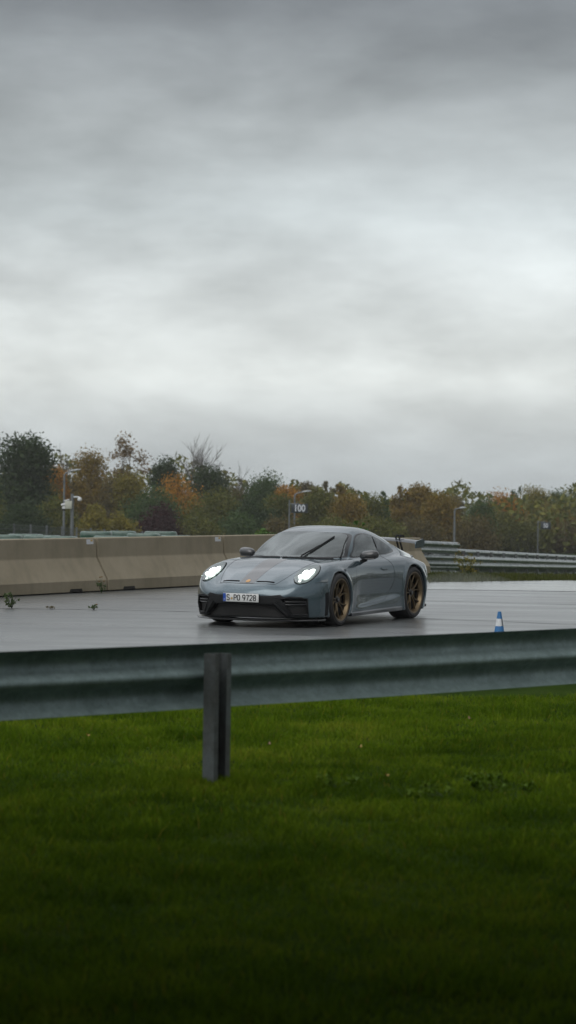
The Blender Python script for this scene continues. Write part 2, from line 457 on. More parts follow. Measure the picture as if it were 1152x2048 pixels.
def ribbon(mb, view, pts, w=.005, off=.0012, n=6, smooth=True):
    """thin line on the body following pts (projected)"""
    P = []
    m = len(pts)
    for i in range(m - 1):
        p0 = np.array(pts[max(i - 1, 0)], float); p1 = np.array(pts[i], float); p2 = np.array(pts[i + 1], float); p3 = np.array(pts[min(i + 2, m - 1)], float)
        for j in range(n + (1 if i == m - 2 else 0)):
            t = j / n
            q = .5 * (2 * p1 + (p2 - p0) * t + (2 * p0 - 5 * p1 + 4 * p2 - p3) * t * t + (3 * p1 - p0 - 3 * p2 + p3) * t ** 3) if smooth else p1 + (p2 - p1) * t
            h = hit(view, q[0], q[1], off)
            if h is not None: P.append(h)
    mb.tube(P, w * .5, 6)

# ------------------------------------------------------------------ car parts
# side glass: black surround, door glass, quarter glass
SH = lambda q: [(a + .045, b) for a, b in q]
def side_glass(view):
    surround = [(-.755, .872), (-.90, .975), (-1.05, 1.078), (-1.20, 1.150), (-1.36, 1.180), (-1.58, 1.170), (-1.82, 1.118), (-2.05, 1.040), (-2.23, .965), (-2.262, .938), (-2.19, .921), (-1.95, .905), (-1.60, .894), (-1.15, .880)]
    s = patch('window_surround', view, smooth_poly(SH(surround), 6), .003, M['gloss_black'], car, 5, (-1.46, .99), True, .90)
    def inset(poly, c, k): return [(c[0] + (p[0] - c[0]) * k, c[1] + (p[1] - c[1]) * k) for p in poly]
    door = [(-.800, .884), (-.92, .975), (-1.06, 1.066), (-1.21, 1.136), (-1.36, 1.162), (-1.50, 1.162), (-1.655, 1.146), (-1.60, 1.03), (-1.575, .906), (-1.35, .899), (-1.05, .890)]
    q = [(-1.70, 1.136), (-1.83, 1.098), (-2.03, 1.028), (-2.19, .960), (-2.215, .940), (-2.15, .929), (-1.95, .917), (-1.615, .908), (-1.645, 1.02)]
    patch('side_window', view, smooth_poly(SH(door), 6), .006, M['sideglass'], s, 8, (-1.26, 1.0))
    patch('quarter_window', view, smooth_poly(SH(q), 6), .006, M['darkglass'], s, 8, (-1.81, .99))
side_glass('left'); side_glass('right')
# windscreen
ws = [(0, .872), (.30, .872), (.52, .873), (.655, .878), (.66, .90), (.635, .97), (.595, 1.06), (.545, 1.135), (.50, 1.168), (.42, 1.180), (.2, 1.190), (0, 1.193)]
wsf = ws + [(-a, b) for a, b in ws[-2:0:-1]]
k_ = lambda p, s: (p[0] * s, 1.03 + (p[1] - 1.03) * s)
sur = patch('windscreen_surround', 'front', smooth_poly([k_(p, 1.035) for p in wsf], 5), .0025, M['gloss_black'], car, 5, (0, 1.03), True, .93)
patch('windscreen', 'front', smooth_poly([k_(p, .985) for p in wsf], 5), .006, M['windscreen'], car, 12, (0, 1.03))
patch('rear_window', 'top', smooth_poly([(-1.78, .40), (-2.3, .42), (-2.62, .34), (-2.66, 0), (-2.62, -.34), (-2.3, -.42), (-1.78, -.40), (-1.74, 0)], 6), .004, M['darkglass'], car, 8, (-2.2, 0))
# wipers
def wiper(pts, wd):
    w_ = MB(); b_ = MB()
    P = [hit('front', a, b, .022) for a, b in pts]
    w_.tube([P[0] + Vector((.03, 0, -.03)), P[0], P[1]], [.012, .011, .008], 8)
    o = w_.build('wiper', M['black'], car)
    Q = []
    for i in range(9):
        t = i / 8; a = pts[2][0] + (pts[3][0] - pts[2][0]) * t; b = pts[2][1] + (pts[3][1] - pts[2][1]) * t
        Q.append(hit('front', a, b, .018))
    b_.tube(Q, wd, 6); b_.build('wiper_blade', M['black'], o)
wiper([(.25, .876), (.335, 1.01), (.30, .925), (.405, 1.125)], .011)
wiper([(.63, .886), (.61, .96), (.63, .905), (.548, 1.125)], .007)
# cowl strip between bonnet and windscreen
cw = MB()
for sgn in (1, -1):
    ribbon(cw, 'top', [(-.085, sgn * .02), (-.13, sgn * .25), (-.24, sgn * .45), (-.42, sgn * .60)], .03, .0)
cw.build('cowl_strip', M['black'], car)
# shut lines
sl = MB()
for sg in (1, -1):
    ribbon(sl, 'top', [(.875, sg * .39), (.70, sg * .455), (.45, sg * .52), (.15, sg * .57), (-.10, sg * .60), (-.22, sg * .60)], .0035, .0005)
ribbon(sl, 'top', [(.875, -.39), (.905, -.25), (.92, 0), (.905, .25), (.875, .39)], .005, .0005)
sl.build('bonnet_gap', M['seam'], car)
for view in ('left', 'right'):
    dl = MB()
    ribbon(dl, view, [(-1.60, .885), (-1.72, .82), (-1.79, .74), (-1.80, .62), (-1.72, .45), (-1.55, .325), (-1.35, .285), (-.55, .235)], .0035, .0005)
    ribbon(dl, view, [(-.72, .862), (-.62, .80), (-.56, .68), (-.53, .50), (-.55, .235)], .0016, .0003)
    dl.build('door_gap', M['seam'], car)
    h = patch('door_handle', view, smooth_poly([(-1.40, .715), (-1.44, .735), (-1.55, .738), (-1.60, .72), (-1.58, .695), (-1.48, .688)], 5), .008, M['paint'], car, 4)
    hr = MB(); ribbon(hr, view, [(-1.43, .70), (-1.50, .694), (-1.57, .70)], .008, .008); hr.build('handle_recess', M['seam'], h)
    mk = patch('side_marker', view, smooth_poly([(.52, .585), (.50, .605), (.40, .615), (.378, .60), (.40, .588)], 4), .004, M['indicator'], car, 3)
    bl = MB(); ribbon(bl, view, [(.60, .575), (.50, .578), (.38, .582)], .005, .0005); bl.build('bumper_gap', M['seam'], mk)
    patch('air_outlet', view, dense_poly([(.455, .44), (.385, .46), (.372, .16), (.435, .15)], 6), .003, M['black'], car, 4)
    patch('fuel_or_panel_gap', view, smooth_poly([(-2.62, .80), (-2.61, .805), (-2.50, .812), (-2.49, .805)], 3), .001, M['seam'], car, 2) if False else None
# bonnet band, ducts and crest
patch('bonnet_band', 'top', dense_poly([(.905, -.10), (.905, .10), (.50, .115), (-.02, .14), (-.02, -.14), (.50, -.115)], 6), .0015, M['stripe'], car, 6)
for sg in (1, -1):
    q = [(.868, sg * .118), (.852, sg * .362), (.828, sg * .366), (.842, sg * .128)]
    d = patch('bonnet_duct', 'top', dense_poly(q, 6), .003, M['seam'], car, 4)
patch('crest', 'top', smooth_poly([(.885, -.002), (.88, -.022), (.855, -.028), (.825, -.018), (.812, 0), (.825, .018), (.855, .028), (.88, .022)], 4), .005, M['gold'], car, 4, (.85, 0))
# black band round the plate: bracket, and body skin's dark reflection as colour, frames of the intakes
def front_patch(name, poly, off, mt, par=car, n=8, rings=5, c=None): return patch(name, 'front', dense_poly(poly, n), off, mt, par, rings, c)
front_patch('bumper_dark_band', [(-.50, .425), (-.40, .408), (.40, .408), (.50, .425), (.55, .385), (.46, .345), (.40, .302), (-.40, .302), (-.46, .345), (-.55, .385)], .004, M['black'], car, 6, 6, (0, .36))
for sg in (1, -1):
    fr = MB()
    P = [(sg * a, b) for a, b in ((.512, .375), (.60, .392), (.72, .388), (.778, .365), (.782, .26), (.775, .172), (.615, .168), (.56, .27), (.512, .375))]
    ribbon(fr, 'front', P, .022, .002, 5, False)
    f_ = fr.build('intake_frame', M['black'], car)
    vane = MB()
    for zz in (.335, .30):
        pp = [Vector((S_xn(np.array(zz)) - .36 * yy ** 2 - .43 * yy ** 6 - .03, sg * yy, zz)) for yy in (.55, .62, .70, .76)]
        vane.tube([Vector((float(p.x), p.y, p.z)) for p in pp], .010, 8)
    vane.build('intake_vane', M['gloss_black'], f_)
    g_ = MB()
    yy = np.linspace(.53, .77, 7)
    V = [(float(S_xn(np.array(zz)) - .36 * y ** 2 - .43 * y ** 6 - .055), sg * y, zz) for zz in (.178, .36) for y in yy]
    g_.add(V, [(i, i + 1, 8 + i, 7 + i) for i in range(6)]); g_.build('intake_mesh', M['grille'], f_)
    st = MB(); ribbon(st, 'front', [(sg * .43, .33), (sg * .50, .25), (sg * .575, .165)], .05, -.004, 6, False); st.build('intake_strut', M['black'], f_)
mg = MB(); yy = np.linspace(-.54, .54, 15)
V = [(float(S_xn(np.array(zz)) - .36 * y ** 2 - .06), y * (1 if zz < .2 else .8), zz) for zz in (.142, .288) for y in yy]
mg.add(V, [(i, i + 1, 16 + i, 15 + i) for i in range(14)]); mgo = mg.build('grille', M['grille'], car)
for sg in (1, -1):
    rb = MB(); rb.box((.93, sg * .2, .215), (.012, .02, .15)); rb.build('grille_bar', M['black'], mgo)
# front splitter
pl = [(y, .985 - .36 * y ** 2 - .43 * y ** 6 + .055) for y in np.linspace(-.865, .865, 41)]
sp = MB(); V = []; F = []
for (y, x) in pl:
    for dx, z in ((0, .108), (.012, .100), (0, .088), (-.22, .088), (-.22, .112)): V.append((x + dx, y * 1.005, z))
for i in range(40):
    for k in range(5): F.append((i * 5 + k, i * 5 + (k + 1) % 5, (i + 1) * 5 + (k + 1) % 5, (i + 1) * 5 + k))
F += [(4, 3, 2, 1, 0), tuple(200 + k for k in range(5))]
sp.add(V, F); sp.build('front_splitter', M['carbon'], car, True, 30)
# side skirts
for sg in (1, -1):
    sk = MB(); V = []; F = []; xs = np.linspace(-.375, -2.02, 24)
    for i, x in enumerate(xs):
        w = float(S_W(np.array(x))); e = min(1, (2.02 + x) / .25, 1); zt_ = .165 + .03 * (i / 23); o_ = .030 * max(.1, min(1, i / 4)) * max(.15, e)
        z0 = .112 + .02 * (i / 23)
        for dy, z in ((-.06, zt_ + .012), (o_ - .012, zt_), (o_ + .012, zt_ - .014), (o_ + .008, z0 + .004), (-.08, z0)): V.append((x, sg * (w - .01 + dy), z))
    for i in range(23):
        for k in range(5): F.append((i * 5 + k, i * 5 + (k + 1) % 5, (i + 1) * 5 + (k + 1) % 5, (i + 1) * 5 + k))
    F += [(4, 3, 2, 1, 0), tuple(115 + k for k in range(5))]
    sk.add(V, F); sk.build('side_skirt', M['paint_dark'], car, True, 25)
# number plate
def text_mesh(name, s, size, mt, parent, loc, rot, ext=.0006, xs=1.0, bold=0.0, align='CENTER', space=1.0):
    c = bpy.data.curves.new(name, 'FONT'); c.body = s; c.size = size; c.extrude = ext; c.offset = bold
    c.align_x = align; c.align_y = 'CENTER'; c.space_character = space
    o = bpy.data.objects.new(name + '_tmp', c); COL.objects.link(o)
    dg = bpy.context.evaluated_depsgraph_get(); me = bpy.data.meshes.new_from_object(o.evaluated_get(dg))
    bpy.data.objects.remove(o); me.materials.clear(); me.materials.append(mt)
    ob = bpy.data.objects.new(name, me); COL.objects.link(ob); ob.parent = parent
    ob.location = loc; ob.rotation_euler = rot; ob.scale = (xs, 1, 1)
    return ob
plate = empty('number_plate', (1.062, .003, .378)); plate.parent = car; plate.rotation_euler = (R(90), 0, R(90)); plate.scale = (.97, .95, 1)
pm = MB(); pm.box((0, 0, 0), (.520, .112, .008), None, .003); pm.build('plate_board', M['white'], plate)
pb = MB(); pb.box((0, 0, -.006), (.524, .116, .008), None, .003); pb.build('plate_holder', M['ink'], plate)
pe = MB(); pe.box((-.2385, 0, .0046), (.041, .106, .002)); pe.build('country_band', M['eublue'], plate)
for nm, s, x, w, mt, sz in (('country_letter', 'D', -.2385, .8, M['white'], .03),):
    text_mesh(nm, s, sz, mt, plate, (x, -.028, .0062), (0, 0, 0), .0004, w)
def glyphs(txt, x0, h, wd, st, gap):
    """condensed plate lettering drawn as strokes"""
    G = {'S': [[(1, .82), (.8, 1), (.2, 1), (0, .82), (0, .66), (.2, .53), (.8, .47), (1, .34), (1, .18), (.8, 0), (.2, 0), (0, .18)]],
         'P': [[(0, 0), (0, 1), (.75, 1), (1, .85), (1, .6), (.75, .45), (0, .45)]],
         'O': [[(.5, 1), (.15, .95), (0, .75), (0, .25), (.15, .05), (.5, 0), (.85, .05), (1, .25), (1, .75), (.85, .95), (.5, 1)]],
         '9': [[(1, .62), (.85, .45), (.2, .45), (0, .62), (0, .85), (.2, 1), (.8, 1), (1, .85), (1, .5), (.75, .15), (.45, 0)]],
         '7': [[(0, 1), (1, 1), (.4, 0)]],
         '2': [[(0, .8), (.2, 1), (.8, 1), (1, .82), (1, .66), (0, 0), (1, 0)]],
         '8': [[(.5, .53), (.15, .6), (.05, .8), (.2, .98), (.5, 1), (.8, .98), (.95, .8), (.85, .6), (.5, .53), (.1, .42), (0, .22), (.15, .03), (.5, 0), (.85, .03), (1, .22), (.9, .42), (.5, .53)]]}
    mb = MB(); x = x0
    for ch in txt:
        if ch == ' ': x += gap * 2.4; continue
        for st_ in G[ch]:
            P = [Vector((x + p[0] * wd, (p[1] - .5) * h, 0)) for p in st_]
            V = []; F = []
            for i, p in enumerate(P):
                a = P[max(i - 1, 0)]; b = P[min(i + 1, len(P) - 1)]
                if i == 0 and (P[0] - P[-1]).length < 1e-6: a = P[-2]
                if i == len(P) - 1 and (P[0] - P[-1]).length < 1e-6: b = P[1]
                d1 = (p - a).normalized() if (p - a).length > 1e-9 else (b - p).normalized(); d2 = (b - p).normalized() if (b - p).length > 1e-9 else d1
                t = (d1 + d2); t = t.normalized() if t.length > .2 else d1
                nn = Vector((-t.y, t.x, 0)); k = st / 2 / max(.5, abs(nn.dot(Vector((-d1.y, d1.x, 0)))))
                for s_, z in ((1, 0), (-1, 0), (-1, .002), (1, .002)): V.append(p + nn * k * s_ + Vector((0, 0, z)))
            for i in range(len(P) - 1):
                for q in range(4): F.append((i * 4 + q, i * 4 + (q + 1) % 4, (i + 1) * 4 + (q + 1) % 4, (i + 1) * 4 + q))
            F += [(0, 1, 2, 3), tuple(len(V) - 4 + q for q in (3, 2, 1, 0))]
            mb.add(V, F)
        x += wd + gap
    return mb, x
mb, _x = glyphs('S', -.202, .070, .036, .0115, .0145); o1 = mb.build('letter', M['ink'], plate, False); o1.location.z = .0045
mb, _x = glyphs('PO', -.098, .070, .034, .0115, .0150); o2 = mb.build('letters', M['ink'], plate, False); o2.location.z = .0045
mb, _x = glyphs('9728', .028, .070, .036, .0115, .0160); o3 = mb.build('digits', M['ink'], plate, False); o3.location.z = .0045
sl_ = MB(); sl_.lathe([(0, .0062), (.0175, .0062), (.0175, .003)], 20, 'z', (-.131, -.012, 0)); seal = sl_.build('seal', M['cream'], plate)
sl2 = MB(); sl2.lathe([(0, .0068), (.009, .0068), (.009, .005)], 16, 'z', (-.131, -.012, 0)); sl2.build('seal_arms', M['gold'], seal)
# headlights
def hl_center(sg): return (sg * .676, .674)
for sg in (1, -1):
    cy, cz = hl_center(sg)
    def ell(k, n=36):
        out = []
        for i in range(n):
            a = 2 * math.pi * i / n
            u, v = .122 * k * math.cos(a), .111 * k * math.sin(a)
            if v < 0: u *= 1 + .05 * v / .13
            out.append((cy + u - sg * .05 * v, cz + v))
        return out
    hl = empty('headlight', (0, 0, 0)); hl.parent = car
    patch('lamp_seal', 'front', ell(1.07), .0015, M['seam'], hl, 4, (cy, cz))
    patch('lamp_bowl', 'front', ell(1.0), .004, M['chrome_dark'], hl, 6, (cy, cz))
    for (du, dv, w_, h_, lit) in ((-.030, .024, .027, .025, 1), (.038, .028, .032, .034, 1), (-.040, -.022, .036, .019, 1), (.030, -.022, .037, .026, 1), (.002, .0, .028, .020, 1)):
        q = [(cy + du + w_ * math.cos(a) - sg * .05 * dv, cz + dv + h_ * math.sin(a)) for a in np.linspace(0, 2 * math.pi, 9)[:-1]]
        patch('led_unit', 'front', smooth_poly(q, 3), .009, M['led'], hl, 3)
    q = [(cy + a * .012 + sg * -.01, cz - .078 + b * .010) for a, b in ((-1, -1), (1, -1), (1, 1), (-1, 1))]
    patch('running_light', 'front', smooth_poly(q, 3), .008, M['led_dim'], hl, 2)
    patch('lamp_lens', 'front', ell(1.01), .016, M['lens'], hl, 8, (cy, cz))
# mirrors
for sg in (1, -1):
    mr = MB(); V = []; F = []; n = 20; m = 14
    for i in range(m + 1):
        th = math.pi * i / m
        for k in range(n):
            a = 2 * math.pi * k / n
            ex = lambda c: math.copysign(abs(c) ** .75, c)
            yy_, zz_, xx_ = math.cos(th), math.sin(th) * math.sin(a), math.sin(th) * math.cos(a)
            z_ = ex(zz_) * .072; z_ = z_ * (1.0 if z_ > 0 else .72)
            x_ = xx_ * .085; x_ = x_ * (1.0 if x_ > 0 else .55)
            V.append((x_ - .02 * yy_, sg * ex(yy_) * .125, z_ + .012 * yy_))
    for i in range(m):
        for k in range(n): F.append((i * n + k, i * n + (k + 1) % n, (i + 1) * n + (k + 1) % n, (i + 1) * n + k))
    mr.add(V, F); mo = mr.build('mirror', M['carbon'], car, True, 60); mo.location = (-.90, sg * .905, .896)
    ma = MB(); ma.tube([(.02, -sg * .16, -.105), (.015, -sg * .10, -.075), (.0, -sg * .04, -.045)], [.030, .026, .028], 10); ma.build('mirror_arm', M['black'], mo)
    mt_ = MB(); mt_.tube([(.065, -sg * .075, -.038), (.070, sg * .02, -.040), (.045, sg * .085, -.034)], .008, 8); mt_.build('mirror_strip', M['gloss_black'], mo)
# rear wing
wing = empty('rear_wing', (0, 0, 0)); wing.parent = car
af = [(0, 0), (.02, .016), (.07, .026), (.15, .024), (.23, .012), (.27, .002), (.23, .0), (.15, .006), (.07, .004), (.02, -.008)]
WX, WZ = -2.93, 1.070
path = []
for y in np.linspace(-.70, .70, 21):
    k = abs(y) / .71
    path.append((Vector((WX - .05 * k * k, y, WZ - .045 * k * k)), Vector((-1, 0, .10)), Vector((.10, 0, 1))))
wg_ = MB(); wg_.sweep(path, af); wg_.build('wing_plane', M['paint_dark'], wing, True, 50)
for sg in (1, -1):
    ep = MB(); prof = [(.035, -.068), (.045, -.01), (.02, .03), (-.22, .062), (-.275, .055), (-.285, -.03), (-.255, -.058)]
    V = [(WX - .05 + a + .02, sg * (.700 + t), WZ - .040 + b) for t in (0, .012) for a, b in prof]; n = len(prof)
    F = [tuple(range(n)), tuple(range(2 * n - 1, n - 1, -1))] + [(k, (k + 1) % n, n + (k + 1) % n, n + k) for k in range(n)]
    ep.add(V, F); ep.build('end_plate', M['paint'], wing, False)
    sn = MB()
    P = [(WX - .19, .905), (WX - .13, 1.00), (WX - .055, 1.10), (WX - .045, 1.138), (WX - .07, 1.156), (WX - .20, 1.150), (WX - .215, 1.13)]
    for yb in (.385, .435):
        V = []; F = []
        for i, (x, z) in enumerate(P):
            a = np.array(P[max(i - 1, 0)]); b = np.array(P[min(i + 1, len(P) - 1)]); t = (b - a) / np.linalg.norm(b - a); nn = np.array([-t[1], t[0]])
            w = (.020, .017, .014, .013, .012, .011, .008)[i]
            for s_ in (1, -1):
                for ty in (-.006, .006): V.append((x + nn[0] * w * s_, sg * yb + ty, z - .022 + nn[1] * w * s_))
        for i in range(len(P) - 1):
            b = i * 4
            for q in ((0, 1), (1, 3), (3, 2), (2, 0)): F.append((b + q[0], b + q[1], b + 4 + q[1], b + 4 + q[0]))
        F += [(0, 1, 3, 2), tuple(len(V) - 4 + q for q in (0, 2, 3, 1))]
        sn.add(V, F)
    sn.build('wing_support', M['black'], wing, True, 30)
dk = MB(); V = []; F = []
for i, y in enumerate(np.linspace(-.56, .56, 25)):
    k = abs(y) / .62
    x0 = -3.16 + .10 * k * k; z0 = .868 - .075 * k * k
    for dx, dz in ((.10, -.03), (-.06, .030), (-.11, .042), (-.115, .032), (-.08, -.01), (-.05, -.05)): V.append((x0 + dx, y, z0 + dz))
for i in range(24):
    for k in range(6): F.append((i * 6 + k, i * 6 + (k + 1) % 6, (i + 1) * 6 + (k + 1) % 6, (i + 1) * 6 + k))
F += [(5, 4, 3, 2, 1, 0), tuple(144 + k for k in range(6))]
dk.add(V, F); dk.build('ducktail', M['paint'], car, True, 40)
# rear diffuser edge and tail lights
df = MB(); df.box((-3.22, 0, .15), (.30, 1.40, .04), None, .012); df.build('diffuser', M['black'], car)
M['taillight'] = mat('tail lamp red', (.12, .008, .006), .2, coat=1)
patch('tail_light', 'rear', dense_poly([(-.72, .70), (.72, .70), (.72, .725), (-.72, .725)], 12), .004, M['taillight'], car, 3)
# wheels
def make_wheel(radius, width, rim_r, name='wheel'):
    """axis along local +Y (outer side = +Y)"""
    w = empty(name, (0, 0, 0)); w.parent = car
    h = width / 2
    t = MB(); rr = radius
    prof = [(rim_r - .012, -h + .02), (rim_r + .004, -h + .004), (rr - .05, -h - .004), (rr - .018, -h + .008), (rr - .004, -h + .03), (rr, -h + .06), (rr, 0), (rr, h - .06), (rr - .004, h - .03), (rr - .018, h - .008), (rr - .05, h + .004), (rim_r + .004, h - .004), (rim_r - .012, h - .02)]
    for g in (-.06, -.02, .02, .06):   # grooves
        pass
    t.lathe(prof, 64, 'y'); t.build('tyre', M['tyre'], w, True, 30)
    r = MB()
    r.lathe([(rim_r - .020, h - .06), (rim_r - .010, h - .022), (rim_r + .004, h - .014), (rim_r + .006, h - .004), (rim_r - .006, h - .002), (rim_r - .016, h - .010), (rim_r - .024, h - .030), (rim_r - .034, h - .05), (rim_r - .032, h - .075)], 64, 'y')
    rim = r.build('rim', M['bronze'], w, True, 25)
    s = MB(); yo = h - .030
    def bar(p0, p1, w0, w1, y0, y1, th=.022):
        p0, p1 = np.array(p0), np.array(p1); d = (p1 - p0) / np.linalg.norm(p1 - p0); n = np.array([-d[1], d[0]])
        V = []
        for (p, ww, yy) in ((p0, w0, y0), (p1, w1, y1)):
            for a, dy in ((-1, -th), (-1, -.004), (-.6, 0), (.6, 0), (1, -.004), (1, -th)):
                q = p + n * a * ww / 2; V.append((q[0], yy + dy, q[1]))
        F = [(k, (k + 1) % 6, 6 + (k + 1) % 6, 6 + k) for k in range(6)] + [(5, 4, 3, 2, 1, 0), (6, 7, 8, 9, 10, 11)]
        s.add(V, F)
    for k in range(5):
        a = 2 * math.pi * k / 5 + .33
        u = lambda ang, r_: (r_ * math.cos(ang), r_ * math.sin(ang))
        f0 = .145
        for da in (-.17, .17):    # twin bars from the hub, then each forks to the rim
            j = u(a + da * .95, f0)
            bar(u(a + da * 1.6, .045), j, .016, .013, yo - .030, yo - .012)
            bar(j, u(a + da * 1.95, rim_r - .014), .013, .013, yo - .012, yo + .002)
    s.build('spokes', M['bronze'], rim, True, 30)
    hb = MB(); hb.lathe([(0, yo - .005), (.022, yo - .005), (.030, yo - .012), (.034, yo - .03), (.058, yo - .034), (.062, yo - .06)], 24, 'y'); hb.build('centre_lock', M['carbon'], rim)
    d = MB(); d.lathe([(0, h - .115), (.10, h - .115), (.10, h - .105), (.195, h - .105), (.195, h - .135), (.0, h - .135)], 48, 'y'); d.build('brake_disc', M['black'], w)
    bk = MB(); bk.lathe([(0, -h + .05), (rim_r - .03, -h + .05), (rim_r - .027, h - .06)], 48, 'y'); bk.build('barrel', M['black'], w)
    c = MB()
    for i in range(9):
        pass
    V = []; F = []
    for i in range(9):
        a = math.radians(150 + i * 7.5)
        for r_ in (.135, .205):
            for yy in (h - .150, h - .088): V.append((r_ * math.cos(a), yy, r_ * math.sin(a)))
    for i in range(8):
        b = i * 4
        for q in ((0, 1), (1, 3), (3, 2), (2, 0)): F.append((b + q[0], b + q[1], b + 4 + q[1], b + 4 + q[0]))
    F += [(0, 1, 3, 2), (32, 34, 35, 33)]
    c.add(V, F); c.build('caliper', M['caliper'], w)
    return w
def copy_tree(o, parent):
    c = o.copy(); COL.objects.link(c); c.parent = parent
    for ch in list(o.children): copy_tree(ch, c)
    return c
wf = make_wheel(.343, .255, .272); wf.location = (0, .790, .343); wf.rotation_euler = (0, .35, R(1.5))
wf2 = copy_tree(wf, car); wf2.location = (0, -.790, .343); wf2.rotation_euler = (0, .2, R(181.5))
wr = make_wheel(.361, .305, .284); wr.location = (-2.457, .752, .361); wr.rotation_euler = (0, .12, 0)
wr2 = copy_tree(wr, car); wr2.location = (-2.457, -.752, .361); wr2.rotation_euler = (0, .5, R(180))
# simple dark cabin that shows through the glass
M['cabin'] = mat('cabin trim', (.02, .02, .021), .7)


# cabin: dashboard, steering wheel, two bucket seats
db = MB(); V = []; F = []
for i, y in enumerate(np.linspace(-.60, .60, 13)):
    x0 = -.55 - .45 * y * y
    for dx, z in ((.22, .83), (.0, .885), (-.18, .875), (-.26, .83)): V.append((x0 + dx, y, z + .02 * math.exp(-((y - .33) / .16) ** 2)))
for i in range(12):
    for k in range(3): F.append((i * 4 + k, i * 4 + k + 1, (i + 1) * 4 + k + 1, (i + 1) * 4 + k))
db.add(V, F); db.build('dashboard', M['cabin'], car)
sw = MB(); c0 = Vector((-1.02, .34, .885)); sw.tube([c0 + Vector((-.06 * math.sin(a), .175 * math.cos(a), .165 * math.sin(a))) for a in np.linspace(0, 2 * math.pi, 25)], .016, 8, False)
sw.tube([c0 + Vector((0, -.17, 0)), c0, c0 + Vector((0, .17, 0))], .014, 6); sw.build('steering_wheel', M['cabin'], car)
for sg in (1, -1):
    st = MB(); V = []; F = []; n = 12
    for (x, z, w, t) in ((-1.42, .80, .25, .08), (-1.47, .90, .25, .08), (-1.53, .985, .235, .07), (-1.56, 1.03, .14, .06), (-1.575, 1.07, .125, .055), (-1.585, 1.115, .10, .05), (-1.59, 1.13, .04, .03)):
        for k in range(n):
            a = 2 * math.pi * k / n; V.append((x + t * math.sin(a), sg * .34 + w * math.cos(a), z))
    for i in range(6):
        for k in range(n): F.append((i * n + k, i * n + (k + 1) % n, (i + 1) * n + (k + 1) % n, (i + 1) * n + k))
    F.append(tuple(range(6 * n, 7 * n))); st.add(V, F); st.build('seat', M['seat'], car, True, 60)
rm = MB(); rm.box((-.98, 0, 1.125), (.03, .22, .06), None, .012); rm.build('rear_view_mirror', M['cabin'], car)
# ------------------------------------------------------------------ terrain, tarmac
def ground_z(y):
    """level by the track, then a gentle 3 % fall away from it"""
    t = np.clip(y - 47.5, 0, 106); return -.03 * np.where(t < 4, t * t / 8, t - 2)
ys = np.concatenate([np.linspace(-260, 40, 40), np.linspace(42, 160, 60), np.linspace(170, 1400, 40)])
xs = np.concatenate([np.linspace(-900, -60, 15), np.linspace(-50, 50, 41), np.linspace(60, 900, 15)])
V = [(x, y, float(ground_z(y))) for y in ys for x in xs]; nx = len(xs)
F = [(j * nx + i, j * nx + i + 1, (j + 1) * nx + i + 1, (j + 1) * nx + i) for j in range(len(ys) - 1) for i in range(nx - 1)]
def soil():
    m, t, b = nt('turf soil'); tc = node(t, 'ShaderNodeTexCoord')
    n1 = node(t, 'ShaderNodeTexNoise', Scale=1.3, Detail=6.0); n2 = node(t, 'ShaderNodeTexNoise', Scale=40.0, Detail=4.0)
    t.links.new(tc.outputs['Object'], n1.inputs['Vector']); t.links.new(tc.outputs['Object'], n2.inputs['Vector'])
    r1 = ramp(t, [(.3, (.020, .036, .008)), (.6, (.034, .058, .012)), (.8, (.040, .045, .016))], n1.outputs['Fac'])
    r2 = ramp(t, [(.3, .55), (.7, 1.0)], n2.outputs['Fac'])
    mx = node(t, 'ShaderNodeMix', data_type='RGBA', blend_type='MULTIPLY'); mx.inputs[0].default_value = 1
    t.links.new(r1.outputs[0], mx.inputs[6]); t.links.new(r2.outputs[0], mx.inputs[7]); t.links.new(mx.outputs[2], b.inputs['Base Color'])
    b.inputs['Roughness'].default_value = 1; b.inputs['Specular IOR Level'].default_value = 0
    return m
tag(mesh_obj('ground', V, F, soil()), kind='structure')
def tarmac_mat():
    m, t, b = nt('wet tarmac'); tc = node(t, 'ShaderNodeTexCoord'); src = tc.outputs['Object']
    mp = node(t, 'ShaderNodeMapping'); mp.inputs['Scale'].default_value = (.35, 1.6, 1); mp.inputs['Rotation'].default_value = (0, 0, R(-4)); t.links.new(src, mp.inputs[0])
    n1 = node(t, 'ShaderNodeTexNoise', Scale=.7, Detail=6.0, Roughness=.6); t.links.new(mp.outputs[0], n1.inputs['Vector'])
    n2 = node(t, 'ShaderNodeTexNoise', Scale=55.0, Detail=4.0, Roughness=.7); t.links.new(src, n2.inputs['Vector'])
    n3 = node(t, 'ShaderNodeTexVoronoi', Scale=90.0); t.links.new(src, n3.inputs['Vector'])
    c = ramp(t, [(.35, (.055, .060, .059)), (.65, (.098, .104, .102))], n2.outputs['Fac'])
    n5 = node(t, 'ShaderNodeTexNoise', Scale=.55, Detail=5.0, Roughness=.62, Distortion=.6); t.links.new(src, n5.inputs['Vector'])
    pt = ramp(t, [(.36, .62), (.47, .95), (.58, 1.05), (.68, 1.25)], n5.outputs['Fac'])
    mc = node(t, 'ShaderNodeMix', data_type='RGBA', blend_type='MULTIPLY'); mc.inputs[0].default_value = 1; t.links.new(c.outputs[0], mc.inputs[6]); t.links.new(pt.outputs[0], mc.inputs[7])
    t.links.new(mc.outputs[2], b.inputs['Base Color'])
    rr = ramp(t, [(.30, .22), (.45, .34), (.55, .42), (.72, .60)], n1.outputs['Fac']); t.links.new(rr.outputs[0], b.inputs['Roughness'])
    b.inputs['Coat Weight'].default_value = .6; b.inputs['Coat Roughness'].default_value = .27
    bp = node(t, 'ShaderNodeBump', Strength=.35, Distance=.003); t.links.new(n3.outputs['Distance'], bp.inputs['Height']); t.links.new(bp.outputs[0], b.inputs['Normal'])
    return m
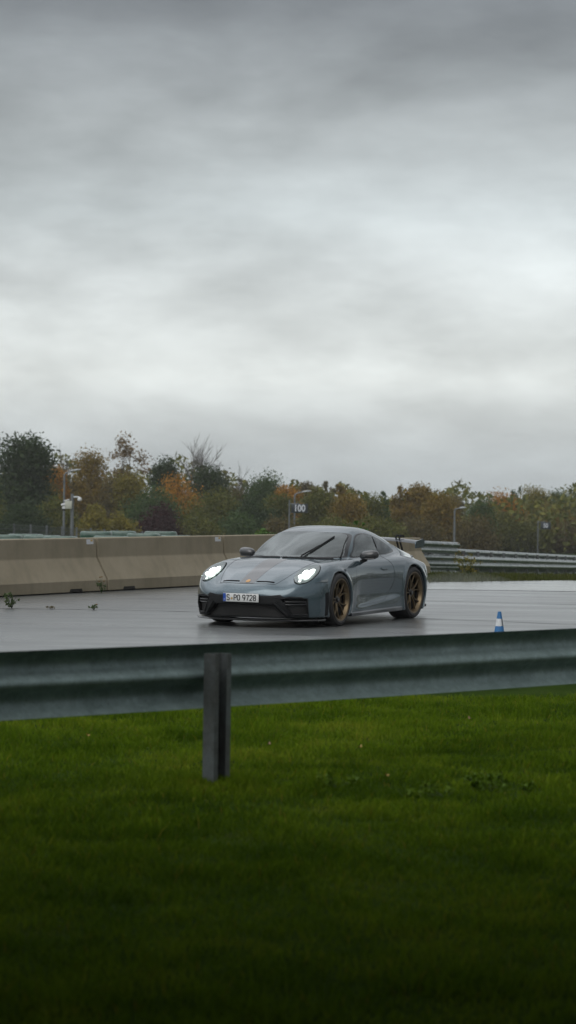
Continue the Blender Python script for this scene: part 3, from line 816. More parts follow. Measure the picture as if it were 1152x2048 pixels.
def sheet(name, poly, z, m, kind='structure', step=None):
    bm = bmesh.new(); vs = [bm.verts.new((x, y, 0)) for x, y in poly]
    for i in range(len(vs)): bm.edges.new((vs[i], vs[(i + 1) % len(vs)]))
    bmesh.ops.triangle_fill(bm, use_beauty=True, edges=bm.edges[:])
    for yc in np.arange(46, 110, 2.0):
        bmesh.ops.bisect_plane(bm, geom=bm.verts[:] + bm.edges[:] + bm.faces[:], plane_co=(0, yc, 0), plane_no=(0, 1, 0))
    for v in bm.verts: v.co.z = float(ground_z(v.co.y)) + z
    bmesh.ops.recalc_face_normals(bm, faces=bm.faces[:])
    if bm.faces and sum(f.normal.z for f in bm.faces) < 0: bmesh.ops.reverse_faces(bm, faces=bm.faces[:])
    me = bpy.data.meshes.new(name); bm.to_mesh(me); bm.free(); me.materials.append(m)
    return tag(link(bpy.data.objects.new(name, me)), kind=kind)
near_edge = [(-40, -34), (-12, -1), (-5.2, 12.9), (-3.4, 16.4), (-2.0, 18.9), (-.7, 20.9), (1.2, 22.6), (4, 24.6), (9, 29.4), (60, 78)]
far_edge = [(60, 103), (12, 57), (8.5, 53.1), (6.03, 50.45), (4.83, 49.12), (3.62, 47.85), (2.7, 47.2), (1.2, 46.6), (-.6, 46.0), (-3.0, 44.6), (-8, 35), (-30, -6), (-60, -60)]
sheet('tarmac', near_edge + far_edge, .004, tarmac_mat())
M['joint'] = mat('tarmac joint', (.012, .012, .012), .7, 0, (.02, .02, .018), 12)
def strip(name, pts, w, z=.008, m='joint'):
    L = []; Rr = []
    for i, p in enumerate(pts):
        a = np.array(pts[max(i - 1, 0)]); b = np.array(pts[min(i + 1, len(pts) - 1)]); d = (b - a) / np.linalg.norm(b - a); n = np.array([-d[1], d[0]]) * w / 2
        k = 1 + .5 * random.uniform(-1, 1)
        L.append(tuple(np.array(p) + n * k)); Rr.append(tuple(np.array(p) - n * k))
    V = [(x, y, z + float(ground_z(y))) for x, y in L + Rr]; n = len(pts)
    F = [(n + i, n + i + 1, i + 1, i) for i in range(n - 1)]
    return tag(mesh_obj(name, V, F, M[m], None, False), kind='structure')
def interp(pts, n=24):
    f = spline([p for p in pts]); X = np.linspace(min(p[0] for p in pts), max(p[0] for p in pts), n); return [(x, float(f(x)) + random.uniform(-.015, .015)) for x in X]
def lane(name, ya, yb, z, m):
    L = [(x, ya(x)) for x in np.linspace(-.9, 11, 20)] + [(x, yb(x)) for x in np.linspace(11, -.9, 20)]
    return sheet(name, L, z, m)
_wl = tarmac_mat(); _wl.name = 'smooth wet lane'
for n_ in _wl.node_tree.nodes:
    if n_.type == 'VALTORGB' and abs(n_.color_ramp.elements[-1].color[0] - .60) < .01:
        for e_, c_ in zip(n_.color_ramp.elements, (.10, .14, .19, .27)): e_.color = (c_, c_, c_, 1)
_fe = spline([(x, y) for x, y in far_edge[1:9]])
lane('tarmac_lane', lambda x: 43.66, lambda x: float(_fe(x)) - .12, .008, _wl)
strip('tarmac_joint', interp([(-7, 34.4), (-4.08, 34.44), (-2.4, 34.5), (-1.26, 34.3), (.5, 33.85), (2.04, 33.27), (3.88, 32.37), (7, 30.6)], 60), .05)
strip('tarmac_joint', interp([(-1.2, 39.2), (2.38, 38.87), (4.59, 38.35), (9, 37.2)], 40), .06)
strip('tarmac_joint', interp([(-.5, 43.6), (2.67, 43.56), (5.21, 43.57), (12, 43.5)], 40), .07)
# bare dirt along the tarmac edge
M['dirt'] = mat('damp dirt', (.035, .030, .018), .85, 0, (.014, .013, .010), 9, bump=.6, bscale=30)
strip('dirt_verge', [(-12.2, -1.1), (-5.3, 12.7), (-3.5, 16.1), (-2.1, 18.5), (-.8, 20.6), (1.1, 22.4), (3.9, 24.5), (8.9, 29.3)], .6, .010, 'dirt')

# ------------------------------------------------------------------ grass
def grass_mat():
    m, t, b = nt('grass blades'); at = node(t, 'ShaderNodeAttribute', attribute_name='tone')
    r = ramp(t, [(0, (.044, .084, .005)), (.5, (.096, .156, .009)), (.85, (.150, .196, .016)), (1, (.17, .15, .02))], at.outputs['Fac'])
    t.links.new(r.outputs[0], b.inputs['Base Color']); b.inputs['Roughness'].default_value = .9; b.inputs['Specular IOR Level'].default_value = 0
    tr = node(t, 'ShaderNodeBsdfTranslucent'); t.links.new(r.outputs[0], tr.inputs['Color']); mx = node(t, 'ShaderNodeMixShader'); mx.inputs[0].default_value = .3; out = t.nodes['Material Output']
    t.links.new(b.outputs[0], mx.inputs[1]); t.links.new(tr.outputs[0], mx.inputs[2]); t.links.new(mx.outputs[0], out.inputs[0])
    return m
M['grass'] = grass_mat()
M['verge'] = grass_mat()
M['verge'].name = 'dull verge grass'
for n_ in M['verge'].node_tree.nodes:
    if n_.type == 'VALTORGB':
        for e_, c_ in zip(n_.color_ramp.elements, ((.040, .050, .014), (.062, .074, .020), (.085, .090, .028), (.12, .11, .04))): e_.color = c_ + (1,)
def in_poly(P, poly):
    x, y = P[:, 0], P[:, 1]; ins = np.zeros(len(P), bool); n = len(poly)
    for i in range(n):
        x1, y1 = poly[i]; x2, y2 = poly[(i + 1) % n]
        c = (y1 > y) != (y2 > y); ins ^= c & (x < (x2 - x1) * (y - y1) / ((y2 - y1) if y2 != y1 else 1e-9) + x1)
    return ins
rng = np.random.default_rng(3)
_vg = np.random.default_rng(17).random((97, 97))
def vnoise(x, y, s):
    u, w_ = (x / s) % 96, (y / s) % 96; i, j = u.astype(int), w_.astype(int); a, c = u - i, w_ - j; a, c = a * a * (3 - 2 * a), c * c * (3 - 2 * c)
    return (_vg[i, j] * (1 - a) + _vg[i + 1, j] * a) * (1 - c) + (_vg[i, j + 1] * (1 - a) + _vg[i + 1, j + 1] * a) * c
tar_poly = near_edge + far_edge
def blades(name, P, hmin, hmax, wd, lean=.5, tone_sh=0.0, m='grass'):
    n = len(P); h = rng.uniform(hmin, hmax, n) * (.45 + 1.1 * vnoise(P[:, 0] + 11, P[:, 1] + 33, .22) * (.6 + .8 * vnoise(P[:, 0] + 5, P[:, 1] + 9, .7)))
    a = rng.uniform(0, 2 * np.pi, n); la = rng.uniform(0, 2 * np.pi, n); ln = rng.uniform(.1, lean, n) * h
    dx, dy = np.cos(a) * wd / 2, np.sin(a) * wd / 2; lx, ly = np.cos(la) * ln, np.sin(la) * ln
    z0 = ground_z(P[:, 1]) - .005
    V = np.zeros((n, 5, 3))
    V[:, 0] = np.stack([P[:, 0] - dx, P[:, 1] - dy, z0], 1); V[:, 1] = np.stack([P[:, 0] + dx, P[:, 1] + dy, z0], 1)
    V[:, 2] = np.stack([P[:, 0] + dx * .8 + lx * .35, P[:, 1] + dy * .8 + ly * .35, z0 + h * .6], 1); V[:, 3] = np.stack([P[:, 0] - dx * .8 + lx * .35, P[:, 1] - dy * .8 + ly * .35, z0 + h * .6], 1)
    V[:, 4] = np.stack([P[:, 0] + lx, P[:, 1] + ly, z0 + h], 1)
    b = (np.arange(n) * 5)[:, None]
    T = np.concatenate([b + np.array([[0, 1, 2]]), b + np.array([[0, 2, 3]]), b + np.array([[3, 2, 4]])], 0)
    patchy = .34 * vnoise(P[:, 0] + 50, P[:, 1] + 50, .9) + .36 * vnoise(P[:, 0] + 70, P[:, 1] + 20, .33) + .30 * vnoise(P[:, 0] + 40, P[:, 1] + 90, .12)
    tone = np.clip(-.28 + 1.35 * patchy + rng.normal(0, .13, n) + tone_sh, 0, .9); tone[rng.random(n) < .02] = 1.0
    return np_mesh(name, V.reshape(-1, 3), T, M[m], None, False, np.tile(tone, 3))
# near meadow: dense in front of the track, thinning at the sides
N = 460000
P = np.stack([rng.uniform(-4.2, 4.8, N), rng.uniform(5.0, 20.5, N)], 1)
keep = ~in_poly(P, tar_poly) & (rng.random(N) < np.clip(1.25 - np.abs(P[:, 0]) / 4.5, .25, 1))
tag(blades('grass', P[keep], .016, .062, .006, 1.2), 'short wet grass on the near side of the steel rail', None, None, 'stuff')
N = 5200
_q = rng.normal(size=(N, 2)) * .13 + np.array([-.40, 14.03])
o = blades('grass_tuft', _q, .02, .075, .006, .7, .05); tag(o, 'longer grass tuft round the foot of the guardrail post', None, None, 'stuff')
N = 90000
P = np.stack([rng.uniform(-2, 14, N), rng.uniform(45, 66, N)], 1)
keep = ~in_poly(P, [(x, y - .1) for x, y in tar_poly])
o = blades('grass', P[keep], .04, .12, .022, .7, .05, 'verge'); tag(o, 'rough grass strip beyond the tarmac', None, None, 'stuff')

# ------------------------------------------------------------------ steel guardrails
def steel_mat(name, c1, c2, r1=.42, r2=.6, metal=.75):
    m, t, b = nt(name); tc = node(t, 'ShaderNodeTexCoord')
    n1 = node(t, 'ShaderNodeTexNoise', Scale=3.5, Detail=7.0, Roughness=.7); t.links.new(tc.outputs['Object'], n1.inputs['Vector'])
    n2 = node(t, 'ShaderNodeTexNoise', Scale=70.0, Detail=3.0, Roughness=.7); t.links.new(tc.outputs['Object'], n2.inputs['Vector'])
    n4 = node(t, 'ShaderNodeTexVoronoi', Scale=28.0); t.links.new(tc.outputs['Object'], n4.inputs['Vector'])
    r = ramp(t, [(.38, c2), (.6, c1)], n1.outputs['Fac']); sp = ramp(t, [(.30, .55), (.42, 1.0), (.62, 1.0), (.72, 1.25)], n2.outputs['Fac']); sg = ramp(t, [(.0, .86), (1.0, 1.12)], n4.outputs['Color'])
    a = node(t, 'ShaderNodeMix', data_type='RGBA', blend_type='MULTIPLY'); a.inputs[0].default_value = 1; c = node(t, 'ShaderNodeMix', data_type='RGBA', blend_type='MULTIPLY'); c.inputs[0].default_value = 1
    t.links.new(r.outputs[0], a.inputs[6]); t.links.new(sp.outputs[0], a.inputs[7]); t.links.new(a.outputs[2], c.inputs[6]); t.links.new(sg.outputs[0], c.inputs[7]); t.links.new(c.outputs[2], b.inputs['Base Color'])
    rr = ramp(t, [(.3, r2), (.7, r1)], n1.outputs['Fac']); t.links.new(rr.outputs[0], b.inputs['Roughness'])
    b.inputs['Metallic'].default_value = metal
    bp = node(t, 'ShaderNodeBump', Strength=.10, Distance=.006); t.links.new(n2.outputs['Fac'], bp.inputs['Height']); t.links.new(bp.outputs[0], b.inputs['Normal'])
    return m
M['galv'] = steel_mat('weathered galvanised steel', (.205, .272, .266), (.15, .205, .20), .46, .6, .4)
M['galv_far'] = steel_mat('wet galvanised steel', (.34, .37, .37), (.18, .215, .21), .24, .40)
M['post'] = steel_mat('rust stained post steel', (.125, .145, .148), (.085, .09, .086), .5, .7, .4)
WP = [(0, -.165), (.014, -.163), (.070, -.128), (.083, -.088), (.070, -.048), (.012, -.018), (.006, 0), (.012, .018), (.070, .048), (.083, .088), (.070, .128), (.014, .163), (0, .165)]
WPROF = WP + [(a - .006, b) for a, b in WP[::-1]]
def wbeam(mb, pts, face, zc, off=0.0, sc_=1.0):
    """W-beam along pts [(x,y,z)], crests towards side `face` (+1 = left of travel)"""
    path = []
    for i, p in enumerate(pts):
        a = Vector(pts[max(i - 1, 0)]); b = Vector(pts[min(i + 1, len(pts) - 1)]); d = (b - a); d.z = 0; d.normalize()
        n = Vector((-d.y, d.x, 0)) * face
        path.append((Vector(p) + Vector((0, 0, zc)) + n * off, n, Vector((0, 0, sc_))))
    mb.sweep(path, WPROF); return mb
RA, RB = np.array([-1.56, 13.12]), np.array([1.95, 16.2]); rd = (RB - RA) / np.linalg.norm(RB - RA); rn = np.array([-rd[1], rd[0]])
def rail_pt(s, o=0.0, z=0.0):
    bend = -.010 * max(s - .5, 0) ** 2          # the rail bends very slightly
    p = np.array([-.44, 14.10]) + rd * s + rn * (o - bend); return (p[0], p[1], z)
gr = empty('steel_guardrail', rail_pt(0), 0, 'grey steel guardrail crossing the foreground grass, seen from behind its post', 'guardrail')
def gpart(mb, name, m, **k):
    o = mb.build(name, m, gr, **k); o.matrix_parent_inverse = Matrix.Translation(-gr.location); return o
for (s0, s1, off) in ((-12.2, -8.1, .002), (-8.2, -4.1, .010), (-4.2, .12, .002), (-.16, 4.1, .010), (4.0, 8.1, .002), (8.0, 12, .010)):
    mb = MB(); wbeam(mb, [rail_pt(s) for s in np.linspace(s0, s1, 9)], 1, .640, .045 + off, 1.14)
    gpart(mb, 'beam', M['galv'], sharp=50)
for s in (-8, -4, 0, 4, 8):
    mb = MB(); c = np.array(rail_pt(s)); d3 = Vector((rd[0], rd[1], 0)); n3 = Vector((rn[0], rn[1], 0))
    pr = [(-.06, .045), (-.06, -.045), (.06, -.045), (.06, .045), (.045, .045), (.045, -.038), (-.053, -.038), (-.053, .045)]
    pr = [(-.062, -.05), (.062, -.05), (.062, .05), (.030, .05), (.030, .043), (.055, .043), (.055, -.043), (-.055, -.043), (-.055, .043), (-.030, .043), (-.030, .05), (-.062, .05)]
    base = Vector((c[0], c[1], 0)) - n3 * .045 + d3 * (.018 if s == 0 else 0)
    mb.sweep([(base + Vector((0, 0, -.3)), d3, -n3), (base + Vector((0, 0, .775)), d3, -n3)], pr)
    p = gpart(mb, 'post', M['post'], smooth=False)
    def bolt(q, r0, a, c):
        bt = MB(); bt.tube([q - n3 * a, q + n3 * c], r0, 8); b_ = bt.build('bolt', M['post'], p); b_.matrix_parent_inverse = Matrix.Translation(-gr.location)
    if s == 0:
        for z in (.70, .585): bolt(base + n3 * .045 + Vector((0, 0, z)) + d3 * .06, .014, .012, .03)
        for dz, ds in ((.10, -.12), (-.10, -.12), (.0, -.16), (.10, .14), (-.10, .14)): bolt(base + n3 * .085 + Vector((0, 0, .638 + dz)) + d3 * ds, .012, .02, .02)
    br = MB(); q = base + n3 * .06 + Vector((0, 0, .638)); br.sweep([(q - d3 * .05, n3, Vector((0, 0, 1))), (q + d3 * .05, n3, Vector((0, 0, 1)))], [(-.012, -.12), (.02, -.12), (.02, .12), (-.012, .12)])
    b2 = br.build('spacer', M['post'], p, smooth=False); b2.matrix_parent_inverse = Matrix.Translation(-gr.location)

# far rails along the other side of the track
def far_rail(name, pts, levels, label, post_step, post_h, postside=-1, mid=None, sc_=1.0, group=None):
    pts = [np.array(p, float) for p in pts]
    seg = [np.linalg.norm(b[:2] - a[:2]) for a, b in zip(pts[:-1], pts[1:])]; L = sum(seg)
    def at(s):
        for a, b, l in zip(pts[:-1], pts[1:], seg):
            if s <= l or b is pts[-1]:
                q = a + (b - a) * (s / l); d = (b - a)[:2] / l; return q, d
            s -= l
    r = empty(name, tuple(pts[0]), 0, label, 'guardrail', group); inv_ = Matrix.Translation(-r.location)
    for (zc, off) in levels:
        mb = MB(); P_ = [tuple(at(s)[0]) for s in np.linspace(0, L, 30)]
        wbeam(mb, P_, -1, zc, off, sc_); o = mb.build('beam', M['galv_far'], r, sharp=50); o.matrix_parent_inverse = inv_
    s = .3
    while s < L:
        q, d = at(s); n = np.array([d[1], -d[0]]); mb = MB(); M3 = Matrix(((d[0], n[0], 0), (d[1], n[1], 0), (0, 0, 1)))
        mb.box((q[0] - n[0] * .02, q[1] - n[1] * .02, q[2] + post_h / 2 - .15), (.12, .10, post_h + .3), M3)
        o = mb.build('post', M['post'], r, smooth=False); o.matrix_parent_inverse = inv_
        s += post_step
    return r
gz = lambda x, y: (x, y, float(ground_z(y)))
far_rail('steel_guardrail', [gz(1.6, 60.5), gz(3.7, 66), gz(4.82, 69)], [(.785, .03), (.41, .03), (.14, -.01)], 'tall guardrail end of three stacked steel beams behind the car wing', 2.0, .90)
far_rail('steel_guardrail', [gz(4.2, 71.2), gz(5.3, 75.5), gz(12.5, 104), gz(22, 142)], [(.40, .10), (.63, -.13), (.10, -.13)], 'long low guardrail with bright wet top running off right along the track', 2.7, .76, sc_=1.15)

# ------------------------------------------------------------------ concrete barrier
def concrete():
    m, t, b = nt('tan concrete'); tc = node(t, 'ShaderNodeTexCoord')
    n1 = node(t, 'ShaderNodeTexNoise', Scale=1.6, Detail=8.0, Roughness=.65); n2 = node(t, 'ShaderNodeTexNoise', Scale=160.0, Detail=3.0)
    mp = node(t, 'ShaderNodeMapping'); mp.inputs['Scale'].default_value = (6, 6, .6); n3 = node(t, 'ShaderNodeTexNoise', Scale=1.0, Detail=4.0)
    t.links.new(tc.outputs['Object'], mp.inputs[0]); t.links.new(mp.outputs[0], n3.inputs['Vector'])
    for n in (n1, n2): t.links.new(tc.outputs['Object'], n.inputs['Vector'])
    r1 = ramp(t, [(.32, (.228, .196, .134)), (.68, (.292, .254, .182))], n1.outputs['Fac'])
    r2 = ramp(t, [(.25, .72), (.75, 1.12)], n2.outputs['Fac']); r3 = ramp(t, [(.33, .88), (.5, .97), (.6, 1.0)], n3.outputs['Fac'])
    a = node(t, 'ShaderNodeMix', data_type='RGBA', blend_type='MULTIPLY'); a.inputs[0].default_value = 1; c = node(t, 'ShaderNodeMix', data_type='RGBA', blend_type='MULTIPLY'); c.inputs[0].default_value = 1
    t.links.new(r1.outputs[0], a.inputs[6]); t.links.new(r2.outputs[0], a.inputs[7]); t.links.new(a.outputs[2], c.inputs[6]); t.links.new(r3.outputs[0], c.inputs[7])
    t.links.new(c.outputs[2], b.inputs['Base Color']); b.inputs['Roughness'].default_value = .75; b.inputs['Specular IOR Level'].default_value = .3
    bp = node(t, 'ShaderNodeBump', Strength=.25, Distance=.004); t.links.new(n2.outputs['Fac'], bp.inputs['Height']); t.links.new(bp.outputs[0], b.inputs['Normal'])
    return m
M['concrete'] = concrete()
M['sticker'] = mat('white label', (.55, .57, .60), .5, 0, (.48, .50, .53), 40); M['sticker_y'] = mat('yellow label corner', (.55, .38, .10), .5)
M['slot'] = mat('lifting slot', (.012, .011, .009), .9)
B0, B1 = np.array([-4.51, 38.03]), np.array([3.11, 52.29]); bd = (B1 - B0) / np.linalg.norm(B1 - B0); bn = np.array([bd[1], -bd[0]])  # towards the track
BH, HB, HT = .905, .335, .095
b_end = B1 - bn * 0.0
EL = 4.34
def barrier(i):
    """element i counted back from the far end; local x along the wall, local y towards the track"""
    p1 = B1 - bd * (i * EL) - bn * HB; L = EL - .055
    c = p1 - bd * (EL / 2)
    lab = ['beige concrete barrier block at the far end of the wall, behind the car tail', 'beige concrete barrier block standing directly behind the car windscreen', 'beige concrete barrier block behind the lit headlight, white label at its right end',
           'beige concrete barrier block cut by the left edge of the photo'][min(i, 3)]
    o = empty('concrete_barrier', (c[0], c[1], 0), math.atan2(bd[1], bd[0]), lab, 'barrier', 'concrete barrier blocks in a row')
    half = [(HB, .022), (HB, .20), (HB - .006, .212), (.128, .565), (.122, .585), (HT + .004, BH - .012), (HT - .008, BH)]
    if i == 0: half = [(a, b * .86) for a, b in half]
    prof = half + [(-a, b) for a, b in half[::-1]]
    mb = MB(); V = []; F = []; n = len(prof)
    for x in (-L / 2, L / 2):
        for a, b in prof: V.append((x, -a, b))
    F = [(k, (k + 1) % n, n + (k + 1) % n, n + k) for k in range(n)] + [tuple(range(n - 1, -1, -1)), tuple(range(n, 2 * n))]
    mb.add(V, F); bod = mb.build('block', M['concrete'], o, False)
    md = bod.modifiers.new('bevel', 'BEVEL'); md.width = .020; md.segments = 2; md.limit_method = 'ANGLE'; md.angle_limit = R(40)
    for x in (-1.48, 1.20):
        s = MB(); V = []
        for a, z in ((-.20, .0225), (.20, .0225), (.17, .075), (-.17, .075)):
            for y in (-HB - .003, -HB + .05): V.append((x + a, y, z))
        s.add(V, [(0, 2, 4, 6), (1, 7, 5, 3), (0, 1, 3, 2), (2, 3, 5, 4), (4, 5, 7, 6), (6, 7, 1, 0)]); s.build('lifting_slot', M['slot'], o, False)
    if i == 0: return o
    t = MB(); yy = lambda z: -(HT + .004 + (.122 - HT - .004) * (BH - .012 - z) / (BH - .012 - .585)) - .003
    def quad(x0, x1, z0, z1, e): return [(x0, yy(z0) - e, z0), (x1, yy(z0) - e, z0), (x1, yy(z1) - e, z1), (x0, yy(z1) - e, z1)]
    Q = quad(L / 2 - .29, L / 2 - .08, BH - .105, BH - .025, 0)
    t.add(Q + [(p[0], p[1] + .006, p[2]) for p in Q], [(0, 1, 2, 3), (7, 6, 5, 4), (0, 4, 5, 1), (1, 5, 6, 2), (2, 6, 7, 3), (3, 7, 4, 0)])
    st = t.build('label', M['sticker'], o, False)
    y_ = MB(); Q = quad(L / 2 - .17, L / 2 - .10, BH - .06, BH - .03, .002); y_.add(Q + [(p[0], p[1] + .003, p[2]) for p in Q], [(0, 1, 2, 3), (0, 4, 5, 1), (1, 5, 6, 2), (2, 6, 7, 3), (3, 7, 4, 0)]); y_.build('label_corner', M['sticker_y'], st, False)
    return o
for i in range(5): barrier(i)
bpy.data.objects['concrete_barrier.004']['label'] = 'beige concrete barrier block next along the wall, left of the photo'

# ------------------------------------------------------------------ slalom cone
M['cone_blue'] = mat('blue cone plastic', (.022, .135, .33), .5, 0, (.018, .12, .29), 30); M['cone_white'] = mat('white cone plastic', (.60, .62, .63), .5, 0, (.52, .54, .55), 30)
cn = empty('traffic_cone', (2.635, 29.9, .008), R(10), 'small blue and white slalom cone on the tarmac beyond the rail', 'cone'); cn.scale = (.9, .9, .92)
def cone_band(name, z0, z1, m, gap=False, ro=lambda z: .073 - .167 * z, parent=cn):
    mb = MB(); V = []; F = []; n = 32
    ring = [(ro(z0), z0), (ro(z1), z1), (ro(z1) - .008, z1), (ro(z0) - .008, z0)]
    for r, z in ring:
        for k in range(n): V.append((r * math.cos(2 * math.pi * k / n), r * math.sin(2 * math.pi * k / n), z))
    for i in range(4):
        for k in range(n):
            deg = 360 * (k + .5) / n
            if gap and (283 < deg < 335 or 25 < deg < 77): continue
            F.append((i * n + k, i * n + (k + 1) % n, ((i + 1) % 4) * n + (k + 1) % n, ((i + 1) % 4) * n + k))
    mb.add(V, F); return mb.build(name, m, parent, True, 40)
cone_band('cone_tip', .205, .30, M['cone_blue']); cone_band('cone_band', .105, .2045, M['cone_white'], True); cone_band('cone_skirt', .018, .1045, M['cone_blue'])
mb = MB(); mb.box((0, 0, .008), (.19, .19, .018), None, .006); mb.build('cone_foot', M['cone_blue'], cn)

# ------------------------------------------------------------------ tyre stacks with green wraps behind the barrier
M['wrap'] = mat('green tyre wrap', (.020, .070, .045), .4, 0, (.014, .05, .033), 6); M['wrap_top'] = mat('pale rim highlight', (.085, .135, .11), .35, 0, (.05, .09, .07), 12)  # paler rim colour stands in for its wet highlight
def tyre_stack(x, y, w, ztop, lab):
    z0 = float(ground_z(y)); o = empty('tyre_stack', (x, y, z0), random.uniform(-.1, .1), lab, 'tyre stack', 'green wrapped tyre stacks behind the concrete wall')
    h = ztop - z0; a, b = w / 2, .36
    def ring(k, z, n=36):
        out = []
        for i in range(n):
            t = 2 * math.pi * i / n; c, s = math.cos(t), math.sin(t)
            out.append((a * k * math.copysign(abs(c) ** .6, c), b * k * math.copysign(abs(s) ** .6, s), z))
        return out
    def shell(levels, name, m):
        V = []; n = 36
        for k, z in levels: V += ring(k, z)
        F = [(i * n + j, i * n + (j + 1) % n, (i + 1) * n + (j + 1) % n, (i + 1) * n + j) for i in range(len(levels) - 1) for j in range(n)]
        mb = MB(); mb.add(V, F); return mb.build(name, m, o, True, 50)
    shell([(.97, 0), (1.0, .05), (1.0, h - .10)], 'wrap', M['wrap'])
    shell([(1.0, h - .10), (.995, h - .045), (.96, h - .012), (.90, h), (.70, h), (.66, h - .03), (.64, h - .15)], 'rim', M['wrap_top'])
    shell([(.645, h - .06), (.3, h - .065), (.02, h - .065)], 'top_cover', M['wrap'])
for (px, w, y, zt, lab) in ((4, 1.0, 58, .69, 'green tyre stack cut by the left edge of the photo'), (26, 1.0, 55, .66, 'low green tyre stack second from the left edge'), (52, .9, 61, .66, 'green tyre stack in front of the left fence posts'),
                           (86, .9, 59, .672, 'lowest green tyre stack, barely above the wall left of the camera mast'), (122, .8, 58, .675, 'low green tyre stack just in front of the camera mast'), (193, .82, 62, .735, 'green tyre stack with bright rim above the first wall joint'), (223, .84, 58, .70, 'green tyre stack right of the first wall joint, in front of its neighbour'),
                           (246, .7, 64, .72, 'green tyre stack third from the camera mast'), (288, .85, 62, .70, 'green tyre stack in front of the maroon shrub'), (322, .9, 66, .69, 'flat green tyre stack right of the maroon shrub'), (352, .8, 62, .66, 'green tyre stack near the right end of the row'), (382, .7, 60, .63, 'last green tyre stack on the right of the row')):
    s = y / 4836; tyre_stack((px - 576) * s, y, w * 1.0, zt - .085, lab)

# ------------------------------------------------------------------ lamps, mast, signs, fence
M['pole'] = mat('grey painted pole', (.16, .175, .18), .5, .3, (.12, .13, .14), 8); M['lampgrey'] = mat('lamp housing', (.30, .32, .33), .45, .1)
M['camwhite'] = mat('white camera housing', (.62, .63, .64), .4); M['boxgrey'] = mat('pale cabinet', (.46, .47, .40), .5, 0, (.40, .41, .35), 10); M['smoke'] = mat('smoked dome', (.01, .012, .014), .15)
def lamp(x, y, ztop, zend, reach, lab):
    z0 = float(ground_z(y)); o = empty('street_lamp', (x, y, z0), 0, lab, 'street lamp', 'street lamps in front of the wood')
    mb = MB(); h = ztop - z0; mb.tube([(0, 0, 0), (0, 0, h * .5), (0, 0, h)], [.085, .07, .055], 12); mb.build('pole', M['pole'], o)
    mb = MB(); rz = zend - ztop; mb.tube([(0, 0, h - .02), (reach * .12, 0, h + rz * .35), (reach * .5, 0, h + rz * .75)], [.045, .04, .04], 8); a = mb.build('arm', M['pole'], o)
    mb = MB(); V = []; F = []; n = 12; m = 9
    for i in range(m):
        t = i / (m - 1); w = math.sin(math.pi * min(1, .12 + t * .85)) ** .6
        for k in range(n):
            an = 2 * math.pi * k / n; V.append((reach * (.45 + .62 * t), .16 * w * math.cos(an), h + rz * (.72 + .30 * t) + .085 * w * math.sin(an) * (1 if math.sin(an) > 0 else .55)))
    for i in range(m - 1):
        for k in range(n): F.append((i * n + k, i * n + (k + 1) % n, (i + 1) * n + (k + 1) % n, (i + 1) * n + k))
    F += [tuple(range(n)), tuple((m - 1) * n + k for k in range(n - 1, -1, -1))]
    mb.add(V, F); mb.build('lamp_head', M['lampgrey'], o)
lamp(-13.9, 150, 2.63, 2.94, .95, 'grey street lamp beside the camera mast on the left')
lamp(.46, 172, 1.55, 1.84, 1.12, 'grey street lamp rising behind the 100 board')
lamp(11.03, 160, .74, .88, .72, 'thin grey street lamp above the tall guardrail end')
ms = empty('camera_mast', (-12.5, 140, float(ground_z(140.0))), 0, 'grey mast carrying a pale cabinet and white surveillance cameras', 'camera mast')
zz0 = ms.location.z
mb = MB(); mb.tube([(0, 0, 0), (0, 0, 1.47 - zz0)], [.10, .095], 14); mb.build('mast', M['pole'], ms)
mb = MB(); mb.box((-.20, -.16, .82 - zz0), (.40, .20, .46), None, .02); mb.build('cabinet', M['boxgrey'], ms)
d_ = MB(); d_.tube([(.08, -.05, 1.27 - zz0), (.34, -.05, 1.28 - zz0), (.42, -.05, 1.24 - zz0)], [.05, .04, .05], 10); dm = d_.build('dome_bracket', M['camwhite'], ms)
d2 = MB(); d2.lathe([(.0, .16), (.07, .15), (.12, .08), (.13, .0), (.12, -.04), (.0, -.05)], 20, 'z', (.43, -.05, 1.11 - zz0)); d2.build('dome_camera', M['camwhite'], dm)
b1 = MB(); b1.box((-.30, -.18, 1.09 - zz0), (.34, .12, .06), Matrix.Rotation(R(-12), 3, 'Y'), .01); b1.build('floodlight', M['camwhite'], ms)
b2 = MB(); b2.tube([(-.40, -.18, .86 - zz0), (-.62, -.22, .80 - zz0)], [.075, .06], 12); b2.build('bullet_camera', M['camwhite'], ms)
b3 = MB(); b3.lathe([(.0, .16), (.08, .14), (.11, .05), (.10, .0)], 16, 'z', (-.46, -.18, .58 - zz0)); c3 = b3.build('lower_dome', M['camwhite'], ms)
b4 = MB(); b4.lathe([(.095, .0), (.09, -.06), (.05, -.11), (0, -.12)], 16, 'z', (-.46, -.18, .58 - zz0)); b4.build('smoked_glass', M['smoke'], c3)
M['board'] = mat('dark sign board', (.018, .026, .034), .6, 0, (.014, .02, .027), 5); M['digit'] = mat('pale sign digits', (.62, .65, .70), .6)
def board(x, y, zc, w, h, txt, size, px, ptop, lab, bold):
    z0 = float(ground_z(y)); o = empty('distance_board', (px, y, z0), 0, lab, 'sign', 'braking distance boards')
    mb = MB(); mb.tube([(0, 0, 0), (0, 0, ptop - z0)], .045, 10); mb.build('post', M['pole'], o)
    br = MB()
    for dz in (-h * .5, h * .5): br.tube([(0, -.02, zc + dz - z0), (x - px, -.05, zc + dz - z0)], .022, 8)
    br.build('bracket', M['pole'], o)
    b = MB(); b.box((x - px, -.10, zc - z0), (w, .03, h), None, .005); bo = b.build('sign_board', M['board'], o)
    t = text_mesh('digits', txt, size, M['digit'], bo, (x - px, -.118, zc - z0 - .01), (R(90), 0, 0), .002, .80, bold, space=1.0)
board(.71, 150, .745, 1.02, .56, '100', .60, .08, 1.26, 'dark distance board reading 100 on a thin post above the car roof', .010)
